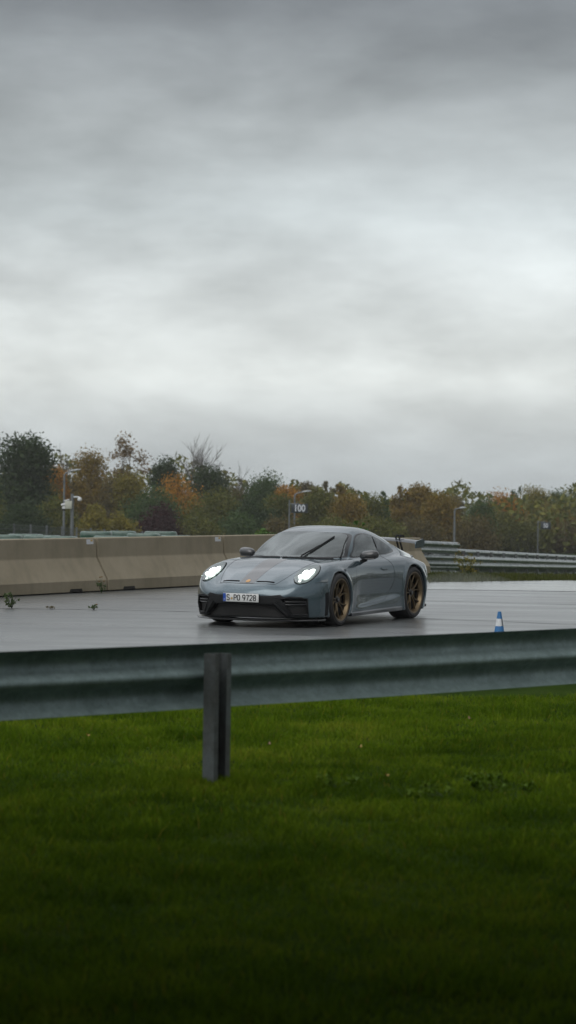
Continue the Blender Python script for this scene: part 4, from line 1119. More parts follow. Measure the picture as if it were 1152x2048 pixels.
board(20.25, 190, -.60, .80, .56, '50', .47, 19.66, -.22, 'dark distance board reading 50 on a thin post at the right', .006)
M['wire'] = mat('fence wire', (.10, .115, .115), .6, .4)
def mesh_fence(pts, h, step, lab):
    o = empty('mesh_fence', (pts[0][0], pts[0][1], float(ground_z(pts[0][1]))), 0, lab, 'fence'); inv_ = Matrix.Translation(-o.location)
    wires = MB()
    for a, b in zip(pts[:-1], pts[1:]):
        a = np.array(a, float); b = np.array(b, float); L = np.linalg.norm(b - a); n = int(L / step)
        for i in range(n + 1):
            q = a + (b - a) * i / n; z = float(ground_z(q[1])); mb = MB(); mb.tube([(q[0], q[1], z), (q[0], q[1], z + h + .12)], .05, 8); p = mb.build('post', M['pole'], o); p.matrix_parent_inverse = inv_
        for k in range(int(h / .2) + 1):
            wires.tube([(a[0], a[1], float(ground_z(a[1])) + .05 + k * .2), (b[0], b[1], float(ground_z(b[1])) + .05 + k * .2)], .007, 4)
        for s in np.arange(0, L, .11):
            q = a + (b - a) * s / L; z = float(ground_z(q[1])); wires.tube([(q[0], q[1], z + .03), (q[0], q[1], z + h + .03)], .006, 3, False)
    w = wires.build('wire_mesh', M['wire'], o, False, fix=False); w.matrix_parent_inverse = inv_
mesh_fence([(-17.2, 117), (-13.7, 121), (-7.6, 150)], 2.0, 2.5, 'wire mesh fence on grey posts in front of the wood at the left')
# ------------------------------------------------------------------ trees
def leaf_mat(name, stops, tl=.25):
    m, t, b = nt(name); at = node(t, 'ShaderNodeAttribute', attribute_name='tone')
    r = ramp(t, stops, at.outputs['Fac']); t.links.new(r.outputs[0], b.inputs['Base Color'])
    b.inputs['Roughness'].default_value = .65; b.inputs['Specular IOR Level'].default_value = .2
    tr = node(t, 'ShaderNodeBsdfTranslucent'); t.links.new(r.outputs[0], tr.inputs['Color']); mx = node(t, 'ShaderNodeMixShader'); mx.inputs[0].default_value = tl
    out = t.nodes['Material Output']; t.links.new(b.outputs[0], mx.inputs[1]); t.links.new(tr.outputs[0], mx.inputs[2]); t.links.new(mx.outputs[0], out.inputs[0])
    return m
LM = {
 'dark': leaf_mat('dark green leaves', [(0, (0.015, 0.031, 0.010)), (.6, (0.026, 0.050, 0.014)), (1, (0.050, 0.072, 0.018))]),
 'green': leaf_mat('deep green leaves', [(0, (0.029, 0.058, 0.018)), (.6, (0.050, 0.089, 0.024)), (1, (0.089, 0.120, 0.030))]),
 'olive': leaf_mat('olive leaves', [(0, (0.053, 0.065, 0.012)), (.6, (0.098, 0.107, 0.019)), (1, (0.163, 0.152, 0.025))]),
 'rust': leaf_mat('rust leaves', [(0, (0.092, 0.073, 0.012)), (.5, (0.169, 0.120, 0.018)), (1, (0.270, 0.163, 0.022))]),
 'amber': leaf_mat('amber leaves', [(0, (0.163, 0.086, 0.010)), (.5, (0.300, 0.150, 0.014)), (1, (0.475, 0.216, 0.018))]),
 'yellow': leaf_mat('yellow green leaves', [(0, (0.098, 0.092, 0.014)), (.6, (0.181, 0.156, 0.022)), (1, (0.263, 0.200, 0.026))]),
 'brown': leaf_mat('brown leaves', [(0, (0.062, 0.054, 0.021)), (.6, (0.106, 0.087, 0.030)), (1, (0.161, 0.118, 0.036))]),
 'tan': leaf_mat('tan leaves', [(0, (0.098, 0.068, 0.030)), (.6, (0.161, 0.108, 0.042)), (1, (0.218, 0.149, 0.055))]),
 'weed': leaf_mat('weed leaves', [(0, (.055, .085, .033)), (.6, (.085, .120, .048)), (1, (.12, .15, .07))]),
 'meadow': leaf_mat('meadow weed leaves', [(0, (.05, .10, .004)), (.6, (.085, .15, .008)), (1, (.13, .19, .015))]),
 'maroon': leaf_mat('maroon leaves', [(0, (.022, .008, .010)), (.6, (.040, .014, .016)), (1, (.065, .022, .022))]),
 'fresh': leaf_mat('fresh green leaves', [(0, (.050, .10, .022)), (.6, (.085, .165, .034)), (1, (.14, .22, .06))]),
}
M['bark'] = mat('bark', (.060, .052, .042), .85, 0, (.035, .030, .025), 6); M['twig'] = mat('grey twigs', (.095, .085, .075), .85)
def leaves(name, lobes, n, size, m, parent, rs, amber_top=None):
    """leaf clusters through the volume of several lobes (x,y,z,rx,rz)"""
    w = np.array([l[3] * l[3] * l[4] for l in lobes]); idx = rs.choice(len(lobes), n, p=w / w.sum()); Lb = np.array(lobes)[idx]
    # sprays: small clumps inside each lobe give light and dark knots and gaps
    ns = max(10, n // 13); si = rs.choice(len(lobes), ns, p=w / w.sum()); SL = np.array(lobes)[si]
    d = rs.normal(size=(ns, 3)); d /= np.linalg.norm(d, axis=1)[:, None]; r = rs.random(ns) ** .40
    sc_ = np.stack([SL[:, 3], SL[:, 3], SL[:, 4]], 1); C = SL[:, :3] + d * r[:, None] * sc_
    k = rs.integers(0, ns, n); sp = np.minimum(SL[k, 3], SL[k, 4]) * .34
    P = C[k] + np.clip(rs.normal(size=(n, 3)), -1.6, 1.6) * sp[:, None]
    P[:, 2] = np.maximum(P[:, 2], .03)
    tone_c = rs.random(ns); tone = np.clip(.70 * tone_c[k] + .30 * rs.random(n), 0, 1)
    u = rs.normal(size=(n, 3)); u /= np.linalg.norm(u, axis=1)[:, None]; v = np.cross(u, rs.normal(size=(n, 3))); v /= np.linalg.norm(v, axis=1)[:, None]
    s = (size * rs.uniform(.6, 1.3, n))[:, None]
    V = np.stack([P - u * s, P + v * s * .5, P + u * s, P - v * s * .5], 1).reshape(-1, 3)
    F = np.arange(n * 4).reshape(n, 4)
    return np_mesh(name, V, F, m, parent, False, tone)
def limbs(mb, base, tips, r0, rs):
    for tp in tips:
        b = Vector(base); t = Vector(tp); mid = b.lerp(t, .5) + Vector((rs.normal() * .12, rs.normal() * .12, .08)) * (t - b).length * .4
        mb.tube([b, mid, t], [r0, r0 * .55, r0 * .12], 6)
TN = [0]
def tree(px, topy, wpx, kind, D, label, cat='tree', group='autumn trees of the wood', shape='round', n=None, lo=.12, size=.092, m2=None):
    TN[0] += 1; rs = np.random.default_rng(100 + TN[0])
    if px > 985: D += 26
    s = D / 4836.0; x = (px - 576) * s; z0 = float(ground_z(D)); yh = 985 + (px - 576) * .01443
    ztop = 1.72 + (yh - topy) * s; H = ztop - z0; W = wpx * s
    D_ = D
    name = {'shrub': 'shrub', 'bare tree': 'bare_tree'}.get(cat, 'autumn_tree' if kind not in ('dark', 'green') else 'leafy_tree')
    o = empty(name, (x, D, z0), 0, label, cat, group)
    tr = MB(); lobes = []
    if shape == 'bare':
        stems = max(3, int(W / .5))
        def grow(p, d, L, r, lev):
            q = p + d * L; tr.tube([p, p.lerp(q, .5) + Vector((rs.normal(), rs.normal(), 0)) * L * .04, q], [r, r * .75, r * .5], 5 if lev else 6, False)
            if lev >= 3: return
            for k in range(4 if lev else 5):
                f = .35 + .65 * (k + 1) / 5; a = rs.uniform(0, 6.28); sp = rs.uniform(.25, .5)
                dd = (d + Vector((math.cos(a) * sp, math.sin(a) * sp, .15))).normalized(); grow(p.lerp(q, f), dd, L * rs.uniform(.42, .62), r * .5 * (1.1 - .4 * f) + .006, lev + 1)
        for k in range(stems):
            ox = (k / (stems - 1) - .5) * W * .35; grow(Vector((ox * .5, rs.normal() * .2, 0)), Vector((ox / H * 1.6, rs.normal() * .06, 1)).normalized(), H * rs.uniform(.50, .62), .07, 0)
        tr.build('trunk', M['twig'], o, fix=False)
        return o
    if shape == 'round':
        nl = 9; cz = H * (lo + (1 - lo) / 2)
        for k in range(nl):
            a = rs.uniform(0, 6.28); t = rs.uniform(lo + .12, .86) if k else .80
            env = math.sin(math.pi * min(.93, max(.16, (t - lo * .6) / (1.08 - lo * .6)))) ** .6
            rr = W * .5 * env * rs.uniform(.55, .78) if k else W * .28; off = max(0, W * .5 * env - rr) * rs.uniform(.4, 1.0)
            rz_ = min(rr * rs.uniform(.8, 1.15), (1 - t) * H * 1.0 + .15)
            lobes.append((math.cos(a) * off, math.sin(a) * off * .8, t * H, rr, rz_))
        lobes.append((0, 0, H * (lo + .25), W * .38, H * .24))
    elif shape == 'upright':
        for k in range(9):
            t = lo + (1 - lo) * (k + .5) / 9; rr = W * .5 * (1 - .75 * t ** 2.2) * rs.uniform(.55, .8)
            lobes.append((rs.normal() * W * .16, rs.normal() * W * .14, t * H * .96, rr, min(H * .10, (1 - t) * H + .2)))
    elif shape == 'dome':
        lobes = [(0, 0, H * .40, W * .46, H * .38)] + [(math.cos(a) * W * .28, math.sin(a) * W * .26, H * rs.uniform(.25, .62), W * .24, H * .22) for a in np.linspace(0, 6.2, 8)] + [(rs.normal() * W * .10, 0, H * .76, W * .26, H * .20)]
    elif shape == 'sparse':
        for k in range(12):
            t = rs.uniform(lo + .15, .93); a = rs.uniform(0, 6.28); off = W * .42 * math.sin(math.pi * min(.9, t * .9)) * rs.uniform(.3, 1)
            lobes.append((math.cos(a) * off, math.sin(a) * off * .7, t * H, W * rs.uniform(.15, .24), H * rs.uniform(.06, .11)))
    vol = sum(l[3] * l[3] * l[4] for l in lobes)
    n = int(4.6 * (n or np.clip(950 * W * H / 6, 1200, 5200))) if shape != 'sparse' else (n or 1100)
    tb = H * (.10 if shape != 'sparse' else .22)
    tr.tube([(0, 0, -.2), (rs.normal() * .05, rs.normal() * .05, H * .35), (rs.normal() * .1, rs.normal() * .1, H * .82)], [max(.08, H * .022), H * .014, .015], 8)
    limbs(tr, (0, 0, tb), [(l[0] * .9, l[1] * .9, l[2]) for l in lobes], max(.035, H * .008), rs)
    tr.build('trunk', M['bark'], o, fix=False)
    leaves('crown', lobes, n, size, [LM[kind]], o, rs)
    return o
T = tree
# back row -- tops against the sky, left to right
T(40, 873, 150, 'dark', 176, 'tall dark green tree at the left edge, highest dense crown', size=.14, n=5200, lo=.05)
T(-60, 880, 130, 'dark', 180, 'dark green tree outside the left edge of the photo', size=.17, n=2000)
T(118, 895, 34, 'bare', 196, 'thin bare tree poking up right of the dark green tree', 'bare tree', shape='bare')
T(108, 921, 62, 'amber', 184, 'bright amber tree right of the tall dark green tree', lo=.35)
T(88, 952, 100, 'olive', 178, 'olive yellow tree below the bright amber crown at the left')
T(184, 893, 96, 'rust', 190, 'rusty brown tree rising behind the camera mast lamp', shape='round', n=2600, lo=.3)
T(148, 940, 70, 'brown', 192, 'thin brown tree behind the left street lamp', n=1500)
T(256, 872, 104, 'tan', 198, 'tallest airy tan tree with open crown against the sky', shape='sparse', n=1500, lo=.42, size=.125)
T(262, 945, 84, 'yellow', 186, 'soft yellow green tree under the airy tan tree', n=2600)
T(222, 950, 80, 'brown', 187, 'brown bushy tree left of the soft yellow green tree')
T(330, 914, 66, 'dark', 196, 'dark green tree above the orange dome, left of the bare tree', lo=.5, n=2400)
T(396, 879, 66, 'bare', 198, 'tall bare fan shaped tree above the orange dome', 'bare tree', shape='bare')
T(416, 934, 90, 'dark', 194, 'dark green tree at the foot of the tall bare tree', lo=.45, n=2800)
T(354, 944, 104, 'amber', 182, 'bright orange dome shaped tree left of the middle', shape='dome', lo=.3, n=4200)
T(476, 946, 56, 'bare', 196, 'greyish bare tree in the gap left of the 100 board', 'bare tree', shape='bare')
T(470, 968, 60, 'brown', 194, 'low brown tree under the greyish bare tree', n=1500)
T(527, 949, 96, 'green', 192, 'loose dark green tree left of the 100 board', n=2400, lo=.4)
T(424, 972, 120, 'olive', 176, 'broad olive green tree in front of the bare fan tree', shape='dome', n=4800)
T(300, 972, 116, 'green', 174, 'broad deep green tree under the orange dome', shape='dome', n=4600)
T(508, 990, 96, 'dark', 172, 'dark green bushy tree just left of the lamp behind the 100 board', shape='dome', n=3600)
T(574, 962, 62, 'amber', 188, 'amber tree directly above the 100 board', lo=.35, n=2200)
T(610, 955, 58, 'brown', 194, 'thin topped brown tree above the lamp head in the middle', n=1500, lo=.35)
T(652, 960, 50, 'brown', 193, 'brown feathery tree right of the 100 board', shape='upright', n=1900)
T(690, 962, 62, 'rust', 192, 'rusty feathery tree above the car roof', shape='upright', n=2300)
T(636, 978, 90, 'olive', 180, 'olive tree behind the 100 board', n=3200)
T(560, 990, 80, 'olive', 176, 'olive tree to the left of the 100 board post', n=2800)
T(695, 992, 92, 'rust', 178, 'rusty olive tree above the car windscreen', n=3200)
T(740, 990, 84, 'olive', 184, 'dark olive tree above the car side windows', n=2800)
T(768, 984, 48, 'green', 186, 'narrow green tree left of the twin rusty crowns', shape='upright', n=1700)
T(802, 968, 58, 'rust', 188, 'left of the twin rusty crowns above the car wing', shape='upright', n=2600)
T(842, 961, 64, 'rust', 189, 'right and higher of the twin rusty crowns', n=2900, lo=.25)
T(876, 988, 90, 'rust', 180, 'broad rusty tree above the guardrail end', n=3400)
T(906, 976, 46, 'brown', 194, 'thin dark brown tree above the right street lamp', n=1300, lo=.3)
T(964, 993, 66, 'green', 192, 'grey green tree right of the thin street lamp', n=2200)
T(1010, 988, 96, 'amber', 184, 'orange tree with green heart left of the 50 board', n=3600, lo=.15)
T(1000, 1015, 84, 'olive', 176, 'dark olive bush in front of the orange tree', shape='dome', n=2800)
T(1034, 968, 36, 'green', 200, 'slim green tree left of the yellow olive crowns', shape='upright', n=1500)
T(1070, 970, 74, 'yellow', 198, 'yellow olive tree behind the 50 board', n=2600, lo=.25)
T(1116, 978, 70, 'green', 200, 'grey green tree at the right, behind the brown one', n=2300)
T(1160, 985, 80, 'olive', 196, 'olive tree at the right edge of the photo', n=2400)
T(1108, 1008, 110, 'rust', 186, 'low rusty tree right of the 50 board', shape='dome', n=3800)
T(950, 1025, 90, 'brown', 178, 'brown bush right of the thin street lamp post', 'shrub', 'shrubs along the wood edge', 'dome', n=2600)
T(1060, 1035, 90, 'olive', 178, 'olive brown bush below the 50 board', 'shrub', 'shrubs along the wood edge', 'dome', n=2600)
T(1140, 1040, 90, 'brown', 180, 'brown bush at the right edge', 'shrub', 'shrubs along the wood edge', 'dome', n=2400)
T(840, 1030, 100, 'brown', 172, 'brown undergrowth bush behind the car wing', 'shrub', 'shrubs along the wood edge', 'dome', n=2800)
T(760, 1028, 100, 'olive', 170, 'dark olive bush above the car rear window', 'shrub', 'shrubs along the wood edge', 'dome', n=2800)
T(665, 1030, 110, 'olive', 168, 'olive bush just above the car roof', 'shrub', 'shrubs along the wood edge', 'dome', n=3000)
T(565, 1030, 90, 'brown', 168, 'brown bush at the foot of the 100 board post', 'shrub', 'shrubs along the wood edge', 'dome', n=2600)
T(470, 1020, 100, 'green', 166, 'deep green bush right of the broad olive tree', 'shrub', 'shrubs along the wood edge', 'dome', n=2800)
T(316, 1007, 84, 'maroon', 162, 'maroon leaved shrub behind the concrete wall', 'shrub', 'shrubs along the wood edge', 'dome', n=3600)
T(390, 1025, 100, 'olive', 164, 'olive bush right of the maroon shrub', 'shrub', 'shrubs along the wood edge', 'dome', n=2800)
T(188, 1004, 66, 'yellow', 158, 'yellow green bush right of the camera mast', 'shrub', 'shrubs along the wood edge', 'dome', n=2600)
T(240, 1022, 70, 'yellow', 160, 'lower yellow green bush left of the maroon shrub', 'shrub', 'shrubs along the wood edge', 'dome', n=2200)
T(112, 990, 84, 'olive', 164, 'olive bush behind the camera mast and lamp', 'shrub', 'shrubs along the wood edge', 'dome', n=3000)
T(40, 1000, 110, 'dark', 160, 'dark green bush behind the mesh fence at the left', 'shrub', 'shrubs along the wood edge', 'dome', n=3200)
T(-30, 985, 90, 'olive', 165, 'olive bush outside the left edge', 'shrub', 'shrubs along the wood edge', 'dome', n=2000)
# fresh green shrubs rising just behind the wall
def bush(px, topy, wpx, D, lab, n=420):
    s = D / 4836.0; x = (px - 576) * s; z0 = float(ground_z(D)); yh = 985 + (px - 576) * .01443; H = 1.72 + (yh - topy) * s - z0; W = wpx * s
    TN[0] += 1; rs = np.random.default_rng(300 + TN[0]); o = empty('elder_shrub', (x, D, z0), 0, lab, 'shrub', 'fresh green shrubs behind the barrier')
    lob = [(rs.uniform(-.4, .4) * W, rs.normal() * .1, H * rs.uniform(.45, .90), W * .16, H * .12) for _ in range(9)] + [(0, 0, H * .45, W * .4, H * .35)]
    tr = MB(); limbs(tr, (0, 0, 0), [(l[0], l[1], l[2]) for l in lob], .014, rs); tr.build('stems', M['bark'], o, fix=False)
    leaves('foliage', lob, n, .055, [LM['fresh']], o, rs)
bush(528, 1043, 66, 55, 'fresh green shrub over the wall left of the car roof', 900); bush(652, 1040, 30, 55, 'small fresh green shrub just above the car roof', 320)
bush(690, 1038, 34, 55, 'middle fresh green shrub above the car roof', 360); bush(724, 1040, 32, 55, 'fresh green shrub above the rear end of the car roof', 360)
# dim wood that closes the view between and behind the trees, and runs on round the track
rs = np.random.default_rng(5)
def wood(name, n, fx, size, tone0, label):
    P = fx(n); u = rs.normal(size=(n, 3)); u /= np.linalg.norm(u, axis=1)[:, None]; v = np.cross(u, rs.normal(size=(n, 3))); v /= np.linalg.norm(v, axis=1)[:, None]
    s = (size * rs.uniform(.6, 1.3, n))[:, None]; V = np.stack([P - u * s, P + v * s * .55, P + u * s, P - v * s * .55], 1).reshape(-1, 3)
    return tag(np_mesh(name, V, np.arange(n * 4).reshape(n, 4), [LM['brown'], LM['olive']][tone0], None, False, rs.random(n)), label, None, None, 'stuff')
def back(n):
    x = rs.uniform(-60, 75, n); y = rs.uniform(200, 216, n); top = 4.9 + 1.9 * sst(2, -8, x) + .55 * np.sin(x * .55) + .45 * np.sin(x * 1.3 + 1) + .3 * np.sin(x * 3.1)
    z = ground_z(y) + rs.random(n) ** .8 * top; return np.stack([x, y, z], 1)
wood('woodland', 26000, back, .26, 1, 'dim mass of the wood behind the first trees')
def ringw(n):
    a = np.where(rs.random(n) < .55, rs.uniform(R(-40), R(62), n), rs.uniform(R(118), R(320), n)); r = np.where(np.abs(a) < 1.2, rs.uniform(75, 98, n), rs.uniform(110, 140, n))
    x, y = r * np.cos(a), 30 + r * np.sin(a); k = ~((y > 150) & (np.abs(x) < 70)); top = 10 + 2.2 * np.sin(a * 23) + 1.6 * np.sin(a * 51 + 2)
    z = ground_z(y) + rs.random(n) ** .8 * top; return np.stack([x, y, z], 1)[k]
_P = ringw(16000); _f = lambda n: _P
wood('woodland', len(_P), _f, .75, 0, 'wood that runs on round the track outside the photo')

# ------------------------------------------------------------------ weeds and fallen leaves
def weed(x, y, h, w, n, kind, lab, flowers=0, group=None):
    TN[0] += 1; rs = np.random.default_rng(500 + TN[0]); z0 = float(ground_z(y)) + .004
    o = empty('weed', (x, y, z0), 0, lab, 'weed', group)
    st = MB(); tips = []
    for k in range(max(7, n // 16)):
        a = rs.uniform(0, 6.28); r = w * .5 * rs.random() ** .6; hh = h * rs.uniform(.45, 1); tp = Vector((math.cos(a) * r, math.sin(a) * r, hh)); st.tube([(0, 0, 0), (tp.x * .4, tp.y * .4, hh * .6), tp], [.004, .003, .0015], 4, False); tips.append(tp)
    st.build('stems', M['bark'] if kind == 'brown' else LM['green'], o, fix=False)
    lob = [(t.x * f, t.y * f, t.z * (.15 + .8 * f), max(.022, w * .10), max(.018, h * .12)) for t in tips for f in (.35, .6, .85, 1.0)]
    leaves('foliage', lob, n * 2, .020, [LM[kind]], o, rs)
    if flowers:
        fl = MB()
        for k in range(flowers): t = tips[k % len(tips)]; fl.lathe([(0, .012), (.014, .006), (.014, -.004), (0, -.008)], 8, 'z', tuple(t * (1.0 + .05 * k)))
        fl.build('flowers', LM['amber'], o)
weed(-3.93, 34.55, .23, .26, 170, 'weed', 'green weed tuft growing from the tarmac joint at the left')
weed(-3.08, 40.15, .28, .30, 60, 'weed', 'thin flowering weed at the foot of the first wall joint', 4)
weed(-2.75, 34.5, .08, .16, 24, 'weed', 'small sprawling weed on the tarmac joint below the first wall joint', 1)
weed(-3.35, 34.5, .02, .14, 24, 'brown', 'flat dry weed on the tarmac joint right of the green tuft')
weed(4.05, 53.5, .55, .9, 300, 'yellow', 'yellow flowering weeds in the grass before the far guardrail', 12)
for (x, y, h, w_, n, lab) in ((1.20, 14.0, .09, .42, 260, 'leafy pale green weed patch in the grass at the right'), (.92, 13.7, .07, .26, 130, 'smaller leafy weed left of the pale green patch'), (.30, 14.05, .08, .22, 120, 'leafy weed in the grass right of the guardrail post')):
    TN[0] += 1; rs = np.random.default_rng(700 + TN[0]); o = empty('meadow_weed', (x, y, 0), 0, lab, 'weed', 'leafy weeds in the grass')
    lob = [(rs.normal() * w_ * .28, rs.normal() * w_ * .3, h * rs.uniform(.35, .8), .05, h * .3) for _ in range(12)]
    st = MB(); limbs(st, (0, 0, 0), [l[:3] for l in lob], .002, rs); st.build('stems', LM['weed'], o, fix=False)
    leaves('foliage', lob, n, .022, [LM['meadow']], o, rs)
M['fallen'] = mat('fallen yellow leaf', (.36, .24, .03), .5, 0, (.28, .16, .03), 40); M['fallen_b'] = mat('fallen brown leaf', (.20, .12, .06), .6)
for (x, y, k, lab) in ((-1.37, 16.6, 0, 'yellow fallen leaf in the grass left of the post'), (-.09, 16.2, 1, 'brown fallen leaf in the grass near the rail, right of the post'), (.52, 16.1, 0, 'yellow fallen leaf in the middle of the grass'), (.60, 14.5, 0, 'yellow fallen leaf left of the leafy weed patch'), (1.40, 18.3, 1, 'brown fallen leaf below the rail at the right')):
    mb = MB(); V = []; n = 8; L = .016
    for i in range(n):
        t = 2 * math.pi * i / n; V.append((L * math.cos(t), L * .62 * math.sin(t),   .040 + .010 * math.cos(2 * t)))
    V.append((0, 0, .034)); F = [(i, (i + 1) % n, n) for i in range(n)]
    mb.add(V, F); o = mb.build('fallen_leaf', M['fallen_b' if k else 'fallen'], None, fix=False); o.location = (x, y, 0); o.rotation_euler = (.3, .35, random.uniform(0, 6)); tag(o, lab, 'leaf', 'fallen leaves on the grass')

# ------------------------------------------------------------------ unseen shelter added over the camera to shade the near grass
M['timber'] = mat('dark stained timber', (.030, .024, .018), .8, 0, (.018, .015, .012), 6); M['felt'] = mat('roofing felt', (.02, .02, .021), .9)
sh = empty('added_shade_shelter', (0, 0, 0), 0, 'open dark timber shelter added over the camera, out of view, to shade the near grass', 'shelter')
mb = MB(); mb.box((0, -.2, 3.92), (26, 19.6, .16)); mb.build('roof', M['felt'], sh, False)
mb = MB(); mb.box((0, -.2, 3.80), (25.6, 19.2, .07)); mb.build('ceiling', M['timber'], sh, False)
mb = MB(); mb.box((0, -9.6, 1.87), (25.6, .12, 3.74)); mb.build('back_wall', M['timber'], sh, False)
for x in (-12.6, -6.4, 6.4, 12.6):
    for y in (-9.4, 8.6):
        mb = MB(); mb.box((x, y, 1.85), (.16, .16, 3.74)); mb.build('post', M['timber'], sh, False)

# ------------------------------------------------------------------ light, sky
w = bpy.data.worlds.new('World'); sc.world = w; w.use_nodes = True; t = w.node_tree; bg = t.nodes['Background']
SUN_EL, SUN_AZ = R(46), R(200)          # azimuth from +Y clockwise: behind the photographer, a little to the left
sky = node(t, 'ShaderNodeTexSky'); sky.sky_type = 'NISHITA'; sky.sun_disc = False; sky.sun_elevation = SUN_EL; sky.sun_rotation = SUN_AZ; sky.dust_density = 3.0
tc = node(t, 'ShaderNodeTexCoord'); sx = node(t, 'ShaderNodeSeparateXYZ'); t.links.new(tc.outputs['Generated'], sx.inputs[0])
def mth(op, a, b=None, clamp=False):
    n = node(t, 'ShaderNodeMath', operation=op); n.use_clamp = clamp
    for i, v in enumerate((a, b)):
        if v is None: continue
        if isinstance(v, (int, float)): n.inputs[i].default_value = v
        else: t.links.new(v, n.inputs[i])
    return n.outputs[0]
zc_ = mth('MAXIMUM', sx.outputs['Z'], 0.0); den = mth('ADD', zc_, .17)
cx = node(t, 'ShaderNodeCombineXYZ'); t.links.new(mth('DIVIDE', sx.outputs['X'], den), cx.inputs[0]); t.links.new(mth('DIVIDE', sx.outputs['Y'], den), cx.inputs[1])
def cloud(scale, det, rough, loc, stretch=(1, 1, 1), dist=0.0):
    mp = node(t, 'ShaderNodeMapping'); mp.inputs['Location'].default_value = loc; mp.inputs['Scale'].default_value = stretch; t.links.new(cx.outputs[0], mp.inputs[0])
    n = node(t, 'ShaderNodeTexNoise', Scale=scale, Detail=det, Roughness=rough, Distortion=dist); t.links.new(mp.outputs[0], n.inputs['Vector']); return n.outputs['Fac']
def dcloud(scale, det, rough, loc, stretch, dist=0.0):
    mp = node(t, 'ShaderNodeMapping'); mp.inputs['Location'].default_value = loc; mp.inputs['Scale'].default_value = stretch; t.links.new(tc.outputs['Generated'], mp.inputs[0])
    n = node(t, 'ShaderNodeTexNoise', Scale=scale, Detail=det, Roughness=rough, Distortion=dist); t.links.new(mp.outputs[0], n.inputs['Vector']); return n.outputs['Fac']
SEED = (1.7, .2, .6)
n1 = dcloud(7.0, 6.0, .50, SEED, (1.0, 1.0, 2.3), 0.15); n2 = dcloud(19.0, 8.0, .6, (2.9, 1.4, .2), (.8, .8, 2.6), 0.0)
g = ramp(t, [(0, (.445, .495, .515)), (.022, (.56, .60, .605)), (.048, (.77, .81, .795)), (.085, (.70, .745, .745)), (.115, (.56, .61, .62)), (.15, (.43, .465, .475)), (.20, (.29, .315, .335)), (.27, (.58, .60, .62)), (.62, (.88, .91, .95)), (1.0, (1.1, 1.13, 1.17))], zc_)
mo = ramp(t, [(.30, .70), (.46, .92), (.56, 1.10), (.72, 1.30)], n1); mo2 = ramp(t, [(.3, .91), (.7, 1.09)], n2)
m1 = node(t, 'ShaderNodeMix', data_type='RGBA', blend_type='MULTIPLY'); m1.inputs[0].default_value = 1; t.links.new(g.outputs[0], m1.inputs[6]); t.links.new(mo.outputs[0], m1.inputs[7])
m2 = node(t, 'ShaderNodeMix', data_type='RGBA', blend_type='MULTIPLY'); m2.inputs[0].default_value = 1; t.links.new(m1.outputs[2], m2.inputs[6]); t.links.new(mo2.outputs[0], m2.inputs[7])
n3 = node(t, 'ShaderNodeTexNoise', Scale=2.3, Detail=5.0, Roughness=.55); t.links.new(tc.outputs['Generated'], n3.inputs['Vector'])
up = mth('MULTIPLY', mth('SUBTRACT', zc_, .22, False), 2.5, True)                 # broad light and dark cloud masses higher up, lighter to the left
br = mth('ADD', mth('MULTIPLY', mth('SUBTRACT', n3.outputs['Fac'], .5), 1.8), mth('MULTIPLY', sx.outputs['X'], -.8))
gain = mth('ADD', 1.0, mth('MULTIPLY', up, br))
m3 = node(t, 'ShaderNodeMix', data_type='RGBA', blend_type='MULTIPLY'); m3.inputs[0].default_value = 1; t.links.new(m2.outputs[2], m3.inputs[6]); t.links.new(gain, m3.inputs[7])
bg2 = node(t, 'ShaderNodeBackground'); t.links.new(m3.outputs[2], bg2.inputs[0]); bg2.inputs[1].default_value = 1.0
m3.inputs[7].default_value = (1, 1, 1, 1)
t.links.new(sky.outputs[0], bg.inputs[0]); bg.inputs[1].default_value = .06
mxs = node(t, 'ShaderNodeMixShader'); mxs.inputs[0].default_value = .93      # clouds cover nearly all of the blue
t.links.new(bg.outputs[0], mxs.inputs[1]); t.links.new(bg2.outputs[0], mxs.inputs[2]); t.links.new(mxs.outputs[0], t.nodes['World Output'].inputs[0])
sd = bpy.data.lights.new('sun', 'SUN'); so = bpy.data.objects.new('sun', sd); COL.objects.link(so)
sd.energy = 1.1; sd.angle = R(50); sd.color = (1.0, .97, .93)
dv = Vector((math.sin(SUN_AZ) * math.cos(SUN_EL), math.cos(SUN_AZ) * math.cos(SUN_EL), math.sin(SUN_EL)))
so.rotation_euler = dv.to_track_quat('Z', 'Y').to_euler(); so.location = (0, -20, 40)
sc.view_settings.view_transform = 'Standard'; sc.view_settings.look = 'None'; sc.view_settings.exposure = 0; sc.view_settings.gamma = 1
sc.render.engine = 'CYCLES'; sc.cycles.max_bounces = 6; sc.cycles.transparent_max_bounces = 12; sc.cycles.caustics_reflective = False; sc.cycles.caustics_refractive = False

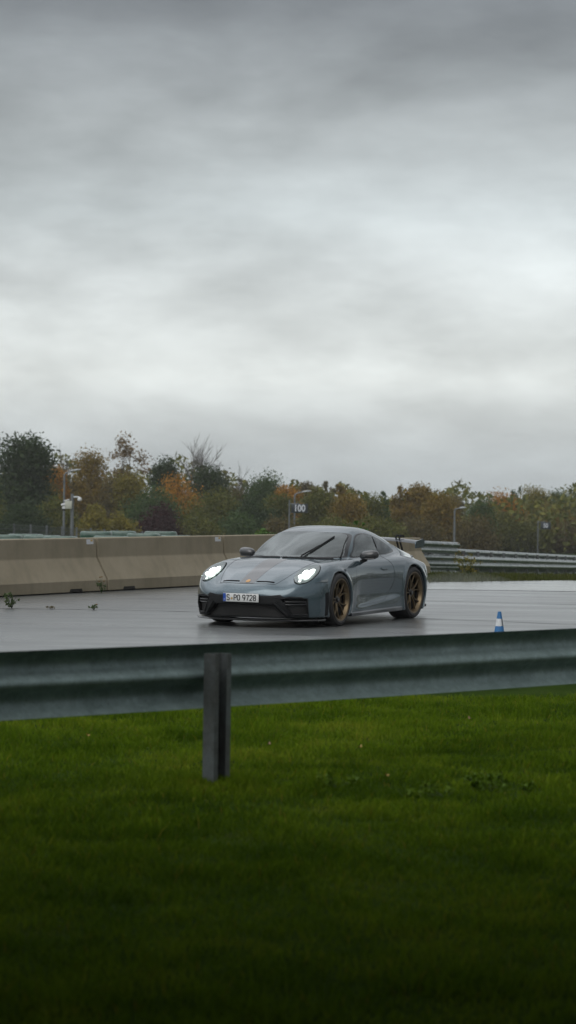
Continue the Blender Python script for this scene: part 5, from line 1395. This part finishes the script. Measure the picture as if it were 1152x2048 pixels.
# ------------------------------------------------------------------ damp air
def air(name, lo, hi, dens, col, aniso, label):
    mb = MB(); c = [(a + b_) / 2 for a, b_ in zip(lo, hi)]; mb.box(c, [b_ - a for a, b_ in zip(lo, hi)])
    m = bpy.data.materials.new(name + ' volume'); m.use_nodes = True; t = m.node_tree
    for n in list(t.nodes):
        if n.type == 'BSDF_PRINCIPLED': t.nodes.remove(n)
    vo = node(t, 'ShaderNodeVolumePrincipled'); vo.inputs['Color'].default_value = col + (1,); vo.inputs['Density'].default_value = dens; vo.inputs['Anisotropy'].default_value = aniso
    t.links.new(vo.outputs[0], t.nodes['Material Output'].inputs['Volume'])
    return tag(mb.build(name, m, None, False), label, None, None, 'stuff')
air('haze', (-1000, -400, -5), (1000, 1500, 14), .00032, (1.0, 1.0, .98), .2, 'damp grey air after rain')

def spray():
    mb = MB(); V = []; F = []; n, m = 24, 12; d = Vector((math.sin(CAR_A), math.cos(CAR_A), 0)); s_ = Vector((d.y, -d.x, 0)); c = Vector((2.35, 36.2, .02))
    for i in range(m + 1):
        th = math.pi * i / m
        for k in range(n):
            a = 2 * math.pi * k / n; t = -math.cos(th); w = math.sin(th) * (.55 + .25 * (t + 1))
            V.append(c + d * (t * 2.6) + s_ * (w * 1.25 * math.cos(a)) + Vector((0, 0, max(0, w * .62 * math.sin(a)) + .012)))
    for i in range(m):
        for k in range(n): F.append((i * n + k, i * n + (k + 1) % n, (i + 1) * n + (k + 1) % n, (i + 1) * n + k))
    mb.add(V, F); m = bpy.data.materials.new('spray volume'); m.use_nodes = True; t = m.node_tree
    for q in list(t.nodes):
        if q.type == 'BSDF_PRINCIPLED': t.nodes.remove(q)
    vo = node(t, 'ShaderNodeVolumePrincipled'); vo.inputs['Color'].default_value = (.96, .98, 1.0, 1); vo.inputs['Density'].default_value = .05
    t.links.new(vo.outputs[0], t.nodes['Material Output'].inputs['Volume'])
    tag(mb.build('tyre_spray', m, None, False), 'thin mist of tyre spray low over the tarmac behind the car', None, None, 'stuff')
spray()
# ------------------------------------------------------------------ camera
cd = bpy.data.cameras.new('camera'); cam = bpy.data.objects.new('camera', cd); COL.objects.link(cam)
cd.sensor_fit = 'VERTICAL'; cd.sensor_height = 36.0; cd.lens = 85.0
cd.clip_start = .1; cd.clip_end = 3000
cam.location = (0, 0, 1.72)
cam.rotation_euler = (Matrix.Rotation(R(90) - .0081, 3, 'X') @ Matrix.Rotation(R(.827), 3, 'Z')).to_euler()
cd.dof.use_dof = True; cd.dof.focus_distance = 31.2; cd.dof.aperture_fstop = 3.6
sc.camera = cam
